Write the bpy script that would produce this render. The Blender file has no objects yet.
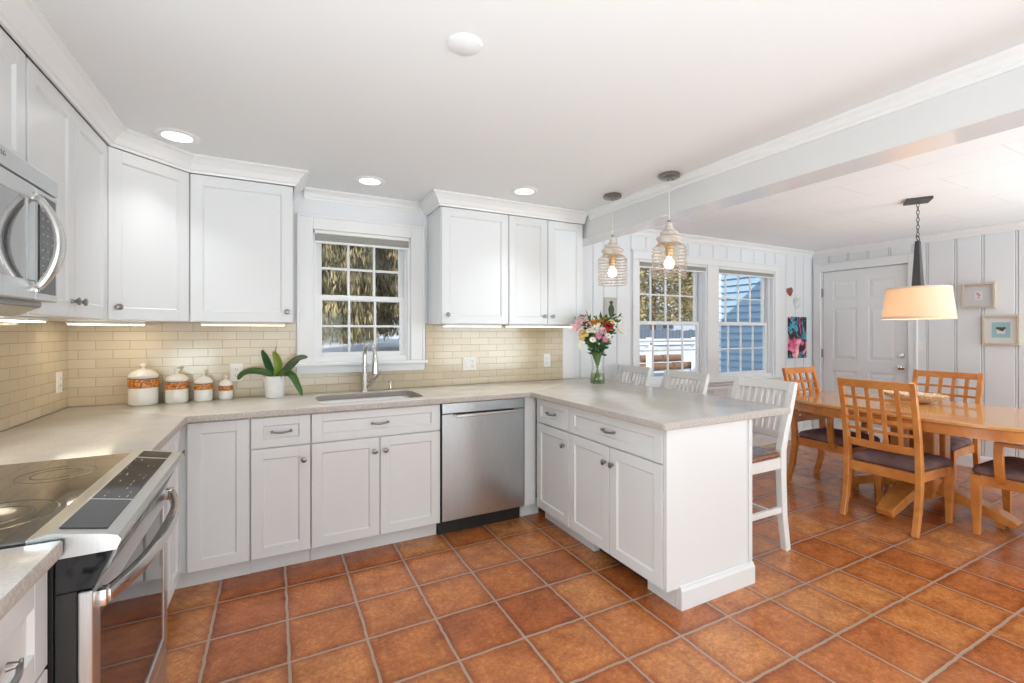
import bpy, bmesh, math, random
from mathutils import Vector, Matrix
C = bpy.context.scene
COL = C.collection
PI = math.pi
random.seed(7)

# ------------------------------------------------------------------ camera, world, light, exposure
cam_d = bpy.data.cameras.new('camera')
cam = bpy.data.objects.new('camera', cam_d)
COL.objects.link(cam)
cam.location = (1.0449, -3.4479, 1.3397)
cam.rotation_euler = (PI/2, 0, -0.4768)
cam_d.sensor_width = 36.0
cam_d.lens = 458.1/1024*36.0
cam_d.shift_y = -(341.5-331.256)/1024
cam_d.clip_start = 0.02
C.camera = cam

W = bpy.data.worlds.new('world'); C.world = W; W.use_nodes = True
bg = W.node_tree.nodes['Background']
bg.inputs['Color'].default_value = (0.72, 0.84, 1.0, 1)
bg.inputs['Strength'].default_value = 1.35

def lamp(name, kind, loc, power, color=(1, 1, 1), size=1.0, size_y=None, target=None, rot=None, spread=None):
    d = bpy.data.lights.new(name, kind)
    d.energy = power; d.color = color
    if kind == 'AREA':
        d.size = size
        if size_y: d.shape = 'RECTANGLE'; d.size_y = size_y
        if spread: d.spread = spread
    elif kind == 'POINT': d.shadow_soft_size = size
    elif kind == 'SUN': d.angle = size
    o = bpy.data.objects.new(name, d); COL.objects.link(o); o.location = loc
    if target is not None:
        o.rotation_euler = (Vector(target)-Vector(loc)).to_track_quat('-Z', 'Y').to_euler()
    if rot: o.rotation_euler = rot
    return o

lamp('sun', 'SUN', (0, -8, 8), 5.5, (1.0, 0.95, 0.86), size=0.01, target=(0.8*8, 0, 8-0.87*8))
lamp('rear_fill_light', 'AREA', (1.3, -8.2, 0.9), 66, (0.78, 0.94, 1.0), 2.4, 1.7, target=(1.4, -1, 0.6))  # added fill behind the camera; the wall there has no window
lamp('rear_dining_fill', 'AREA', (6.1, -8.2, 1.2), 115, (0.80, 0.94, 1.0), 2.4, 1.9, target=(6.2, 0, 1.0))  # unseen fill added to brighten the dining side
lamp('bounce_fill', 'AREA', (1.1, -5.0, 0.5), 72, (0.82, 0.95, 1.0), 2.4, 2.4, target=(1.3, -4.2, 2.3), spread=2.1)  # added up-light, out of view, lifts the kitchen ceiling
lamp('bounce_dining_fill', 'AREA', (6.0, -4.9, 0.5), 112, (0.78, 0.93, 1.0), 2.2, 2.4, target=(5.6, -3.9, 2.3), spread=2.1)  # second added up-light, for the dining ceiling
lamp('side_fill_light', 'AREA', (0.15, -3.10, 0.65), 36, (0.76, 0.93, 1.0), 1.0, 1.0, target=(3.0, -2.1, 0.2))  # invented fill from the left for the peninsula doors, no window here
for x_, y_ in ((0.95, -3.2), (4.9, -3.9), (1.2, -5.2)):
    lamp('ceiling_fill', 'AREA', (x_, y_, 2.28), 3.6, (0.88, 0.96, 1.0), 0.25, rot=(0, 0, 0), spread=2.0)  # extra unseen down-lights without fixtures, added to brighten floor and low fronts
vs = C.view_settings
vs.view_transform = 'Standard'; vs.look = 'None'; vs.gamma = 1.0; vs.use_curve_mapping = False
vs.exposure = -0.08
try:
    C.cycles.use_denoising = True
    C.cycles.max_bounces = 8; C.cycles.diffuse_bounces = 5; C.cycles.glossy_bounces = 4
    C.cycles.transmission_bounces = 8; C.cycles.transparent_max_bounces = 12
    C.cycles.sample_clamp_indirect = 6.0
    C.cycles.caustics_reflective = False; C.cycles.caustics_refractive = False
except Exception:
    pass

# ------------------------------------------------------------------ materials
M = {}
def mat(name, color, rough=0.5, metal=0.0, spec=0.5, emit=None, es=0.0, trans=0.0, alpha=None, coat=0.0, ior=None):
    m = bpy.data.materials.new(name); m.use_nodes = True
    b = m.node_tree.nodes['Principled BSDF']
    b.inputs['Base Color'].default_value = (*color, 1)
    b.inputs['Roughness'].default_value = rough
    b.inputs['Metallic'].default_value = metal
    b.inputs['Specular IOR Level'].default_value = spec
    b.inputs['Transmission Weight'].default_value = trans
    b.inputs['Coat Weight'].default_value = coat
    if ior: b.inputs['IOR'].default_value = ior
    if emit: b.inputs['Emission Color'].default_value = (*emit, 1); b.inputs['Emission Strength'].default_value = es
    M[name] = m
    return m
def nt(m): return m.node_tree.nodes, m.node_tree.links, m.node_tree.nodes['Principled BSDF']
def noise_mix(m, c1, c2, scale=20, detail=6, lo=0.4, hi=0.6, stretch=(1, 1, 1), rough=None, bump=0.0, dist=0.0):
    """base colour = mix of two colours by stretched noise in object space"""
    n, l, b = nt(m)
    tc = n.new('ShaderNodeTexCoord'); mp = n.new('ShaderNodeMapping'); mp.inputs['Scale'].default_value = stretch
    nz = n.new('ShaderNodeTexNoise'); nz.inputs['Scale'].default_value = scale; nz.inputs['Detail'].default_value = detail
    nz.inputs['Distortion'].default_value = dist
    rp = n.new('ShaderNodeValToRGB')
    rp.color_ramp.elements[0].position = lo; rp.color_ramp.elements[0].color = (*c1, 1)
    rp.color_ramp.elements[1].position = hi; rp.color_ramp.elements[1].color = (*c2, 1)
    l.new(tc.outputs['Object'], mp.inputs['Vector']); l.new(mp.outputs['Vector'], nz.inputs['Vector'])
    l.new(nz.outputs['Fac'], rp.inputs['Fac']); l.new(rp.outputs['Color'], b.inputs['Base Color'])
    if bump:
        bp = n.new('ShaderNodeBump'); bp.inputs['Strength'].default_value = bump; bp.inputs['Distance'].default_value = 0.003
        l.new(nz.outputs['Fac'], bp.inputs['Height']); l.new(bp.outputs['Normal'], b.inputs['Normal'])
    return rp

mat('cab_white', (0.745, 0.755, 0.76), 0.32, spec=0.45)
mat('trim_white', (0.80, 0.80, 0.80), 0.35)
mat('wall_white', (0.76, 0.77, 0.785), 0.5)
mat('ceil_white', (0.785, 0.80, 0.805), 0.8, spec=0.2)
mat('plate_white', (0.82, 0.81, 0.78), 0.35)
mat('dark_slot', (0.03, 0.03, 0.03), 0.6)
mat('nickel', (0.30, 0.285, 0.27), 0.28, metal=1.0)
mat('brushed', (0.62, 0.60, 0.58), 0.25, metal=1.0)
mat('chrome', (0.75, 0.74, 0.72), 0.12, metal=1.0)
m = mat('steel', (0.42, 0.43, 0.44), 0.33, metal=1.0)
noise_mix(m, (0.58, 0.585, 0.585), (0.65, 0.655, 0.655), 30, 3, 0.3, 0.7, (12, 12, 0.4))
m = mat('steel_washer', (0.5, 0.54, 0.56), 0.3, metal=1.0)
noise_mix(m, (0.50, 0.55, 0.57), (0.57, 0.62, 0.64), 30, 3, 0.3, 0.7, (12, 12, 0.4))
mat('steel_dark', (0.28, 0.28, 0.29), 0.35, metal=1.0)
mat('black_gloss', (0.012, 0.012, 0.013), 0.06)
mat('black_plastic', (0.02, 0.02, 0.02), 0.4)
mat('oven_glass', (0.02, 0.02, 0.022), 0.03, spec=0.5, coat=0.3, ior=1.55)
mat('cooktop', (0.035, 0.035, 0.037), 0.05, spec=0.9, coat=1.0, ior=1.9)
mat('cook_ring', (0.12, 0.12, 0.12), 0.15)
mat('ctrl_mark', (0.55, 0.56, 0.58), 0.3)
mat('micro_glass', (0.10, 0.10, 0.105), 0.05, spec=0.9, coat=1.0, ior=2.0)
mat('toe_brown', (0.06, 0.02, 0.012), 0.4)
mat('ceramic', (0.80, 0.78, 0.73), 0.15, coat=0.3)
mat('ceramic_dark', (0.10, 0.04, 0.015), 0.3)
m = mat('ceramic_band', (0.55, 0.18, 0.03), 0.35)
noise_mix(m, (0.30, 0.07, 0.008), (0.80, 0.34, 0.08), 75, 4, 0.42, 0.58, (1, 1, 1), dist=1.5, bump=0.3)
m = mat('pot_white', (0.82, 0.81, 0.79), 0.4)
n, l, b = nt(m)
tc = n.new('ShaderNodeTexCoord'); vo = n.new('ShaderNodeTexVoronoi'); vo.inputs['Scale'].default_value = 70
bp_ = n.new('ShaderNodeBump'); bp_.inputs['Strength'].default_value = 0.5; bp_.inputs['Distance'].default_value = 0.004
l.new(tc.outputs['Object'], vo.inputs['Vector']); l.new(vo.outputs['Distance'], bp_.inputs['Height']); l.new(bp_.outputs['Normal'], b.inputs['Normal'])
mat('soil', (0.05, 0.03, 0.02), 0.9)
m = mat('leaf_dark', (0.03, 0.13, 0.045), 0.25, coat=0.4)
mat('leaf_mid', (0.10, 0.22, 0.06), 0.3, coat=0.4)
mat('leaf_yellow', (0.28, 0.42, 0.05), 0.3, coat=0.3)
mat('leaf_grey', (0.14, 0.20, 0.13), 0.25, coat=0.5)
mat('stem_brown', (0.38, 0.20, 0.09), 0.6)
mat('stem_green', (0.12, 0.24, 0.05), 0.5)
mat('bouquet_leaf', (0.05, 0.13, 0.03), 0.5)
mat('petal_white', (0.85, 0.82, 0.72), 0.6)
mat('petal_pink', (0.72, 0.30, 0.42), 0.6)
mat('petal_palepink', (0.82, 0.50, 0.54), 0.6)
mat('petal_orange', (0.85, 0.42, 0.08), 0.6)
mat('petal_yellow', (0.85, 0.62, 0.25), 0.6)
mat('petal_red', (0.55, 0.01, 0.015), 0.6)
mat('flower_eye', (0.55, 0.42, 0.05), 0.7)

# quartz counter
m = mat('quartz', (0.6, 0.56, 0.5), 0.16, spec=0.5)
n, l, b = nt(m)
tc = n.new('ShaderNodeTexCoord'); mp = n.new('ShaderNodeMapping'); mp.inputs['Scale'].default_value = (1, 1, 1)
n1 = n.new('ShaderNodeTexNoise'); n1.inputs['Scale'].default_value = 5; n1.inputs['Detail'].default_value = 5; n1.inputs['Distortion'].default_value = 1.2
n2 = n.new('ShaderNodeTexNoise'); n2.inputs['Scale'].default_value = 140; n2.inputs['Detail'].default_value = 3
r1 = n.new('ShaderNodeValToRGB'); r1.color_ramp.elements[0].position = 0.35; r1.color_ramp.elements[0].color = (0.64, 0.60, 0.555, 1)
r1.color_ramp.elements[1].position = 0.7; r1.color_ramp.elements[1].color = (0.70, 0.665, 0.62, 1)
r2 = n.new('ShaderNodeValToRGB'); r2.color_ramp.elements[0].position = 0.32; r2.color_ramp.elements[0].color = (0.66, 0.63, 0.60, 1)
r2.color_ramp.elements[1].position = 0.55; r2.color_ramp.elements[1].color = (1, 1, 1, 1)
mx = n.new('ShaderNodeMix'); mx.data_type = 'RGBA'; mx.blend_type = 'MULTIPLY'; mx.inputs['Factor'].default_value = 0.38
l.new(tc.outputs['Object'], mp.inputs['Vector'])
for q in (n1, n2): l.new(mp.outputs['Vector'], q.inputs['Vector'])
l.new(n1.outputs['Fac'], r1.inputs['Fac']); l.new(n2.outputs['Fac'], r2.inputs['Fac'])
l.new(r1.outputs['Color'], mx.inputs['A']); l.new(r2.outputs['Color'], mx.inputs['B']); l.new(mx.outputs['Result'], b.inputs['Base Color'])

m = mat('quartz_edge', (0.42, 0.37, 0.32), 0.55)
noise_mix(m, (0.40, 0.36, 0.32), (0.54, 0.49, 0.44), 110, 6, 0.35, 0.65)
# brick based tiles
def tile_mat(name, vec_swap, tw, th, mortar, offs, c1, c2, cm, rough, origin=(0, 0), bump=0.3, coat=0.0):
    m = mat(name, c1, rough, coat=coat)
    n, l, b = nt(m)
    tc = n.new('ShaderNodeTexCoord'); sp = n.new('ShaderNodeSeparateXYZ'); cb = n.new('ShaderNodeCombineXYZ')
    l.new(tc.outputs['Object'], sp.inputs['Vector'])
    ax = {'x': 'X', 'y': 'Y', 'z': 'Z'}
    for k, comp in enumerate(vec_swap):
        a = n.new('ShaderNodeMath'); a.operation = 'SUBTRACT'; a.inputs[1].default_value = origin[k]
        l.new(sp.outputs[ax[comp]], a.inputs[0]); l.new(a.outputs[0], cb.inputs[k])
    br = n.new('ShaderNodeTexBrick'); br.offset = offs; br.offset_frequency = 2; br.squash = 1.0
    br.inputs['Scale'].default_value = 1.0; br.inputs['Brick Width'].default_value = tw; br.inputs['Row Height'].default_value = th
    br.inputs['Mortar Size'].default_value = mortar; br.inputs['Mortar Smooth'].default_value = 0.15; br.inputs['Bias'].default_value = 0.0
    br.inputs['Color1'].default_value = (*c1, 1); br.inputs['Color2'].default_value = (*c2, 1); br.inputs['Mortar'].default_value = (*cm, 1)
    l.new(cb.outputs['Vector'], br.inputs['Vector'])
    l.new(br.outputs['Color'], b.inputs['Base Color'])
    bp = n.new('ShaderNodeBump'); bp.invert = True; bp.inputs['Strength'].default_value = bump; bp.inputs['Distance'].default_value = 0.004
    l.new(br.outputs['Fac'], bp.inputs['Height']); l.new(bp.outputs['Normal'], b.inputs['Normal'])
    return m, br, cb, bp
SPL = dict(tw=0.1545, th=0.0531, mortar=0.0016, offs=0.5, c1=(0.565, 0.470, 0.335), c2=(0.615, 0.52, 0.38), cm=(0.40, 0.31, 0.20), rough=0.12, bump=0.5)
tile_mat('splash_back', 'xz', origin=(0.05, 0.914-0.0531*0), **SPL)
tile_mat('splash_left', 'yz', origin=(0.04, 0.914), **SPL)

# terracotta floor
T = 0.307
m, br, cb, bpn = tile_mat('terracotta', 'xy', T, T, 0.0062, 0.0, (0.30, 0.085, 0.030), (0.40, 0.135, 0.05), (0.30, 0.19, 0.125), 0.25,
                          origin=(2.0159-12*T, -0.7741-24*T), bump=0.55)
n, l, b = nt(m)
for lk in list(b.inputs['Base Color'].links): l.remove(lk)
br.inputs['Color1'].default_value = (0, 0, 0, 1); br.inputs['Color2'].default_value = (1, 1, 1, 1); br.inputs['Mortar'].default_value = (0.5, 0.5, 0.5, 1)
# wobble the edge of every tile a little
wn = n.new('ShaderNodeTexNoise'); wn.inputs['Scale'].default_value = 14; wn.inputs['Detail'].default_value = 3
tc = n.new('ShaderNodeTexCoord'); l.new(tc.outputs['Object'], wn.inputs['Vector'])
sub = n.new('ShaderNodeVectorMath'); sub.operation = 'SUBTRACT'; sub.inputs[1].default_value = (0.5, 0.5, 0.5)
scl = n.new('ShaderNodeVectorMath'); scl.operation = 'SCALE'; scl.inputs['Scale'].default_value = 0.012
add = n.new('ShaderNodeVectorMath'); add.operation = 'ADD'
l.new(wn.outputs['Color'], sub.inputs[0]); l.new(sub.outputs[0], scl.inputs[0]); l.new(scl.outputs[0], add.inputs[0]); l.new(cb.outputs[0], add.inputs[1])
l.new(add.outputs[0], br.inputs['Vector'])
# per tile colour
rp = n.new('ShaderNodeValToRGB'); e = rp.color_ramp.elements
e[0].position = 0.0; e[0].color = (0.40, 0.096, 0.024, 1); e[1].position = 0.93; e[1].color = (0.60, 0.215, 0.066, 1)
x_ = e.new(0.5); x_.color = (0.52, 0.150, 0.039, 1); x_ = e.new(0.97); x_.color = (0.62, 0.40, 0.24, 1)
l.new(br.outputs['Color'], rp.inputs['Fac'])
mn = n.new('ShaderNodeTexNoise'); mn.inputs['Scale'].default_value = 7; mn.inputs['Detail'].default_value = 12; mn.inputs['Roughness'].default_value = 0.82
l.new(tc.outputs['Object'], mn.inputs['Vector'])
mr = n.new('ShaderNodeValToRGB'); mr.color_ramp.elements[0].position = 0.30; mr.color_ramp.elements[0].color = (0.45, 0.36, 0.32, 1)
mr.color_ramp.elements[1].position = 0.74; mr.color_ramp.elements[1].color = (1.5, 1.75, 1.9, 1)
l.new(mn.outputs['Fac'], mr.inputs['Fac'])
fn = n.new('ShaderNodeTexNoise'); fn.inputs['Scale'].default_value = 55; fn.inputs['Detail'].default_value = 6; fn.inputs['Roughness'].default_value = 0.75
l.new(tc.outputs['Object'], fn.inputs['Vector'])
fr_ = n.new('ShaderNodeValToRGB'); fr_.color_ramp.elements[0].position = 0.33; fr_.color_ramp.elements[0].color = (0.72, 0.66, 0.62, 1)
fr_.color_ramp.elements[1].position = 0.68; fr_.color_ramp.elements[1].color = (1.25, 1.4, 1.5, 1)
l.new(fn.outputs['Fac'], fr_.inputs['Fac'])
m0_ = n.new('ShaderNodeMix'); m0_.data_type = 'RGBA'; m0_.blend_type = 'MULTIPLY'; m0_.inputs['Factor'].default_value = 1.0
l.new(rp.outputs['Color'], m0_.inputs['A']); l.new(fr_.outputs['Color'], m0_.inputs['B'])
m1_ = n.new('ShaderNodeMix'); m1_.data_type = 'RGBA'; m1_.blend_type = 'MULTIPLY'; m1_.inputs['Factor'].default_value = 1.0
l.new(m0_.outputs['Result'], m1_.inputs['A']); l.new(mr.outputs['Color'], m1_.inputs['B'])
# darker burnt rim of each tile: second brick with wide smooth mortar
b2 = n.new('ShaderNodeTexBrick'); b2.offset = 0; b2.inputs['Scale'].default_value = 1; b2.inputs['Brick Width'].default_value = T; b2.inputs['Row Height'].default_value = T
b2.inputs['Mortar Size'].default_value = 0.045; b2.inputs['Mortar Smooth'].default_value = 1.0
l.new(add.outputs[0], b2.inputs['Vector'])
m2_ = n.new('ShaderNodeMix'); m2_.data_type = 'RGBA'; m2_.blend_type = 'MULTIPLY'
rf = n.new('ShaderNodeMath'); rf.operation = 'MULTIPLY'; rf.inputs[1].default_value = 0.95
l.new(b2.outputs['Fac'], rf.inputs[0]); l.new(rf.outputs[0], m2_.inputs['Factor'])
l.new(m1_.outputs['Result'], m2_.inputs['A']); m2_.inputs['B'].default_value = (0.62, 0.50, 0.45, 1)
m3_ = n.new('ShaderNodeMix'); m3_.data_type = 'RGBA'
l.new(br.outputs['Fac'], m3_.inputs['Factor']); l.new(m2_.outputs['Result'], m3_.inputs['A']); m3_.inputs['B'].default_value = (0.42, 0.285, 0.20, 1)
l.new(m3_.outputs['Result'], b.inputs['Base Color'])
ra = n.new('ShaderNodeMapRange'); ra.inputs['To Min'].default_value = 0.09; ra.inputs['To Max'].default_value = 0.27
l.new(mn.outputs['Fac'], ra.inputs['Value']); l.new(ra.outputs['Result'], b.inputs['Roughness'])
bp2 = n.new('ShaderNodeBump'); bp2.inputs['Strength'].default_value = 0.16; bp2.inputs['Distance'].default_value = 0.006
l.new(mn.outputs['Fac'], bp2.inputs['Height']); l.new(bpn.outputs['Normal'], bp2.inputs['Normal']); l.new(bp2.outputs['Normal'], b.inputs['Normal'])

# dining ceiling panels
tile_mat('ceil_panels', 'yx', 0.82, 0.42, 0.002, 0.5, (0.82, 0.83, 0.84), (0.825, 0.835, 0.84), (0.62, 0.63, 0.64), 0.7, origin=(-8.2, -0.08), bump=0.4)

m = mat('maple', (0.52, 0.26, 0.09), 0.28, coat=0.3)
noise_mix(m, (0.50, 0.172, 0.034), (0.74, 0.31, 0.078), 6, 6, 0.3, 0.75, (1.5, 1.5, 1.5), dist=0.6)
m = mat('maple_top', (0.60, 0.32, 0.12), 0.16, coat=0.5)
noise_mix(m, (0.56, 0.25, 0.068), (0.74, 0.38, 0.125), 7, 6, 0.3, 0.7, (3, 0.35, 1), dist=0.4)
m = mat('suede', (0.10, 0.06, 0.05), 0.9, spec=0.15)
noise_mix(m, (0.15, 0.092, 0.088), (0.23, 0.15, 0.145), 12, 5, 0.35, 0.65)
m = mat('walnut_seat', (0.22, 0.07, 0.025), 0.2, coat=0.4)
noise_mix(m, (0.16, 0.045, 0.016), (0.28, 0.10, 0.035), 14, 5, 0.3, 0.7, (1, 5, 1))
mat('stool_white', (0.78, 0.775, 0.76), 0.3)
m = mat('bowl_shell', (0.75, 0.60, 0.40), 0.6)
noise_mix(m, (0.58, 0.40, 0.22), (0.88, 0.78, 0.62), 60, 4, 0.35, 0.6, bump=0.8)
m = mat('whitewash', (0.62, 0.53, 0.45), 0.6)
noise_mix(m, (0.50, 0.40, 0.32), (0.74, 0.68, 0.62), 25, 5, 0.35, 0.65, (1, 1, 4))
mat('socket_brass', (0.62, 0.42, 0.20), 0.35, metal=0.6)
mat('amber_cord', (0.75, 0.74, 0.73), 0.5)
mat('shaft_dark', (0.055, 0.055, 0.058), 0.45)
mat('chain_dark', (0.12, 0.12, 0.12), 0.35, metal=0.8)
mat('shade_grey', (0.33, 0.32, 0.30), 0.7)
mat('frame_pale', (0.58, 0.50, 0.37), 0.5)
mat('mount_paper', (0.66, 0.66, 0.67), 0.7)
mat('mount_white', (0.78, 0.77, 0.75), 0.7)
mat('print_teal', (0.35, 0.56, 0.60), 0.7)
mat('print_dark', (0.10, 0.07, 0.07), 0.7)
mat('print_pink', (0.65, 0.30, 0.35), 0.7)
mat('plaque_green', (0.03, 0.07, 0.02), 0.5)
mat('plaque_stone', (0.52, 0.50, 0.47), 0.7)
mat('plaque_rim', (0.52, 0.47, 0.43), 0.7)
mat('heart_red', (0.28, 0.07, 0.04), 0.5)
m = mat('heart_grey', (0.5, 0.5, 0.5), 0.5)
noise_mix(m, (0.55, 0.56, 0.56), (0.74, 0.74, 0.74), 14, 3, 0.4, 0.6)
m = mat('art', (0.5, 0.2, 0.3), 0.4)
n, l, b = nt(m)
tc = n.new('ShaderNodeTexCoord'); nz = n.new('ShaderNodeTexNoise'); nz.inputs['Scale'].default_value = 4.6; nz.inputs['Detail'].default_value = 4; nz.inputs['Distortion'].default_value = 0.8
rp = n.new('ShaderNodeValToRGB'); rp.color_ramp.interpolation = 'EASE'
els = [(0.0, (0.02, 0.10, 0.18)), (0.34, (0.01, 0.012, 0.02)), (0.42, (0.08, 0.42, 0.55)), (0.46, (0.01, 0.01, 0.015)), (0.52, (0.012, 0.01, 0.015)), (0.545, (0.62, 0.05, 0.20)), (0.60, (0.85, 0.38, 0.42)), (0.68, (0.9, 0.72, 0.55))]
rp.color_ramp.elements[0].position = els[0][0]; rp.color_ramp.elements[0].color = (*els[0][1], 1)
rp.color_ramp.elements[1].position = els[-1][0]; rp.color_ramp.elements[1].color = (*els[-1][1], 1)
for p_, c_ in els[1:-1]:
    q = rp.color_ramp.elements.new(p_); q.color = (*c_, 1)
l.new(tc.outputs['Object'], nz.inputs['Vector']); l.new(nz.outputs['Fac'], rp.inputs['Fac']); l.new(rp.outputs['Color'], b.inputs['Base Color'])

mat('led', (1, 1, 1), 0.5, emit=(1.0, 0.97, 0.90), es=7.0)
mat('strip_led', (1, 1, 1), 0.5, emit=(1.0, 0.84, 0.62), es=4.4)
mat('strip_led_bright', (1, 1, 1), 0.5, emit=(1.0, 0.85, 0.62), es=13.0)
mat('bulb', (1, 1, 1), 0.5, emit=(1.0, 0.76, 0.44), es=4.5)
# lamp shade fabric
m = mat('drum_fabric', (0.86, 0.80, 0.72), 0.8)
n, l, b = nt(m)
tr = n.new('ShaderNodeBsdfTranslucent'); tr.inputs['Color'].default_value = (0.95, 0.78, 0.58, 1)
ms = n.new('ShaderNodeMixShader'); ms.inputs['Fac'].default_value = 0.5
l.new(b.outputs[0], ms.inputs[1]); l.new(tr.outputs[0], ms.inputs[2]); l.new(ms.outputs[0], n['Material Output'].inputs['Surface'])
mat('drum_trim', (0.74, 0.64, 0.50), 0.8)
# thin clear glass: mostly transparent with a fresnel sheen
def thin_glass(name, tint, gl=0.08):
    m = bpy.data.materials.new(name); m.use_nodes = True; M[name] = m
    n = m.node_tree.nodes; l = m.node_tree.links; n.clear()
    o = n.new('ShaderNodeOutputMaterial'); t = n.new('ShaderNodeBsdfTransparent'); t.inputs['Color'].default_value = (*tint, 1)
    g = n.new('ShaderNodeBsdfGlossy'); g.inputs['Roughness'].default_value = 0.02
    f = n.new('ShaderNodeLayerWeight'); f.inputs['Blend'].default_value = 0.35
    pw_ = n.new('ShaderNodeMath'); pw_.operation = 'POWER'; pw_.inputs[1].default_value = 2.5
    a = n.new('ShaderNodeMath'); a.operation = 'MULTIPLY_ADD'; a.inputs[1].default_value = gl*5; a.inputs[2].default_value = gl*0.4
    x = n.new('ShaderNodeMixShader')
    l.new(f.outputs['Facing'], pw_.inputs[0]); l.new(pw_.outputs[0], a.inputs[0]); l.new(a.outputs[0], x.inputs['Fac']); l.new(t.outputs[0], x.inputs[1]); l.new(g.outputs[0], x.inputs[2]); l.new(x.outputs[0], o.inputs['Surface'])
thin_glass('pane_glass', (0.99, 0.99, 0.99), 0.03)
thin_glass('vase_glass', (0.975, 0.985, 0.975), 0.09)
thin_glass('ribbed_glass', (0.985, 0.965, 0.94), 0.16)
m = M['ribbed_glass']; n = m.node_tree.nodes; l = m.node_tree.links
out = [q_ for q_ in n if q_.type == 'OUTPUT_MATERIAL'][0]; base = out.inputs['Surface'].links[0].from_socket
tc = n.new('ShaderNodeTexCoord'); sp = n.new('ShaderNodeSeparateXYZ'); l.new(tc.outputs['Object'], sp.inputs[0])
a1 = n.new('ShaderNodeMath'); a1.operation = 'MULTIPLY_ADD'; a1.inputs[1].default_value = 2*PI/0.0205; a1.inputs[2].default_value = 2*PI*0.458/0.0205
a2 = n.new('ShaderNodeMath'); a2.operation = 'COSINE'; a3 = n.new('ShaderNodeMapRange'); a3.inputs['From Min'].default_value = 0.0; a3.inputs['To Max'].default_value = 0.55
l.new(sp.outputs['Z'], a1.inputs[0]); l.new(a1.outputs[0], a2.inputs[0]); l.new(a2.outputs[0], a3.inputs['Value'])
df = n.new('ShaderNodeBsdfDiffuse'); df.inputs['Color'].default_value = (0.48, 0.44, 0.40, 1); tl = n.new('ShaderNodeBsdfTranslucent'); tl.inputs['Color'].default_value = (0.85, 0.72, 0.58, 1)
ad = n.new('ShaderNodeMixShader'); l.new(df.outputs[0], ad.inputs[1]); l.new(tl.outputs[0], ad.inputs[2])
fx = n.new('ShaderNodeMixShader'); l.new(a3.outputs[0], fx.inputs['Fac']); l.new(base, fx.inputs[1]); l.new(ad.outputs[0], fx.inputs[2]); l.new(fx.outputs[0], out.inputs['Surface'])
mat('water', (0.42, 0.45, 0.30), 0.1)
thin_glass('vase_water', (0.72, 0.78, 0.60), 0.05)

# outdoors
m = mat('snow', (0.86, 0.88, 0.92), 0.8)
noise_mix(m, (0.46, 0.49, 0.53), (0.56, 0.58, 0.61), 2, 4, 0.3, 0.7)
mat('bark', (0.16, 0.10, 0.075), 0.9)
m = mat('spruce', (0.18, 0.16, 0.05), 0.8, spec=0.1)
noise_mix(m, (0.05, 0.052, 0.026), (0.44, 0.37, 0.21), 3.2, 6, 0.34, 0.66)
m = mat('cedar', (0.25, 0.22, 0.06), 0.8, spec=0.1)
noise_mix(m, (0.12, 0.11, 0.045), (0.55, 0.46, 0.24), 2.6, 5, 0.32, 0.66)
mat('blue_siding', (0.30, 0.44, 0.56), 0.6)
mat('grey_siding', (0.42, 0.46, 0.52), 0.7)
mat('fence_dark', (0.10, 0.13, 0.17), 0.8)
mat('rail_white', (0.8, 0.82, 0.86), 0.5)
mat('logs', (0.20, 0.115, 0.07), 0.8)

# ------------------------------------------------------------------ mesh helpers
def nb(): return bmesh.new()
def box(bm, x0, y0, z0, x1, y1, z1, bev=0.0, seg=2, mtx=None):
    g = bmesh.ops.create_cube(bm, size=1.0)
    vs_ = g['verts']
    bmesh.ops.scale(bm, vec=(abs(x1-x0), abs(y1-y0), abs(z1-z0)), verts=vs_)
    bmesh.ops.translate(bm, vec=((x0+x1)/2, (y0+y1)/2, (z0+z1)/2), verts=vs_)
    if mtx is not None: bmesh.ops.transform(bm, matrix=mtx, verts=vs_)
    if bev > 0:
        ed = list({e for v in vs_ for e in v.link_edges})
        bmesh.ops.bevel(bm, geom=ed, offset=bev, segments=seg, affect='EDGES', profile=0.5)
    return bm
def hexa(bm, p, bev=0.0):
    """8 corner points: bottom ring 0-3 then top ring 4-7"""
    v = [bm.verts.new(q) for q in p]
    fs = [(3, 2, 1, 0), (4, 5, 6, 7), (0, 1, 5, 4), (1, 2, 6, 5), (2, 3, 7, 6), (3, 0, 4, 7)]
    ff = [bm.faces.new([v[i] for i in f]) for f in fs]
    if bev > 0: bmesh.ops.bevel(bm, geom=list({e for f in ff for e in f.edges}), offset=bev, segments=2, affect='EDGES', profile=0.5)
    return bm
def lathe(bm, prof, seg=32, c=(0, 0, 0), mtx=None, sy=1.0, close=False):
    rings = []
    for r, z in prof:
        if r < 1e-6:
            v = bm.verts.new((c[0], c[1], c[2]+z)); rings.append([v]*seg)
        else:
            rings.append([bm.verts.new((c[0]+r*math.cos(2*PI*i/seg), c[1]+sy*r*math.sin(2*PI*i/seg), c[2]+z)) for i in range(seg)])
    newv = {v for r in rings for v in r}
    for a, b in zip(rings, rings[1:]):
        for i in range(seg):
            j = (i+1) % seg
            f = []
            for v in (a[i], a[j], b[j], b[i]):
                if v not in f: f.append(v)
            if len(f) > 2:
                try: bm.faces.new(f)
                except ValueError: pass
    if mtx is not None: bmesh.ops.transform(bm, matrix=mtx, verts=list(newv))
    return bm
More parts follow.
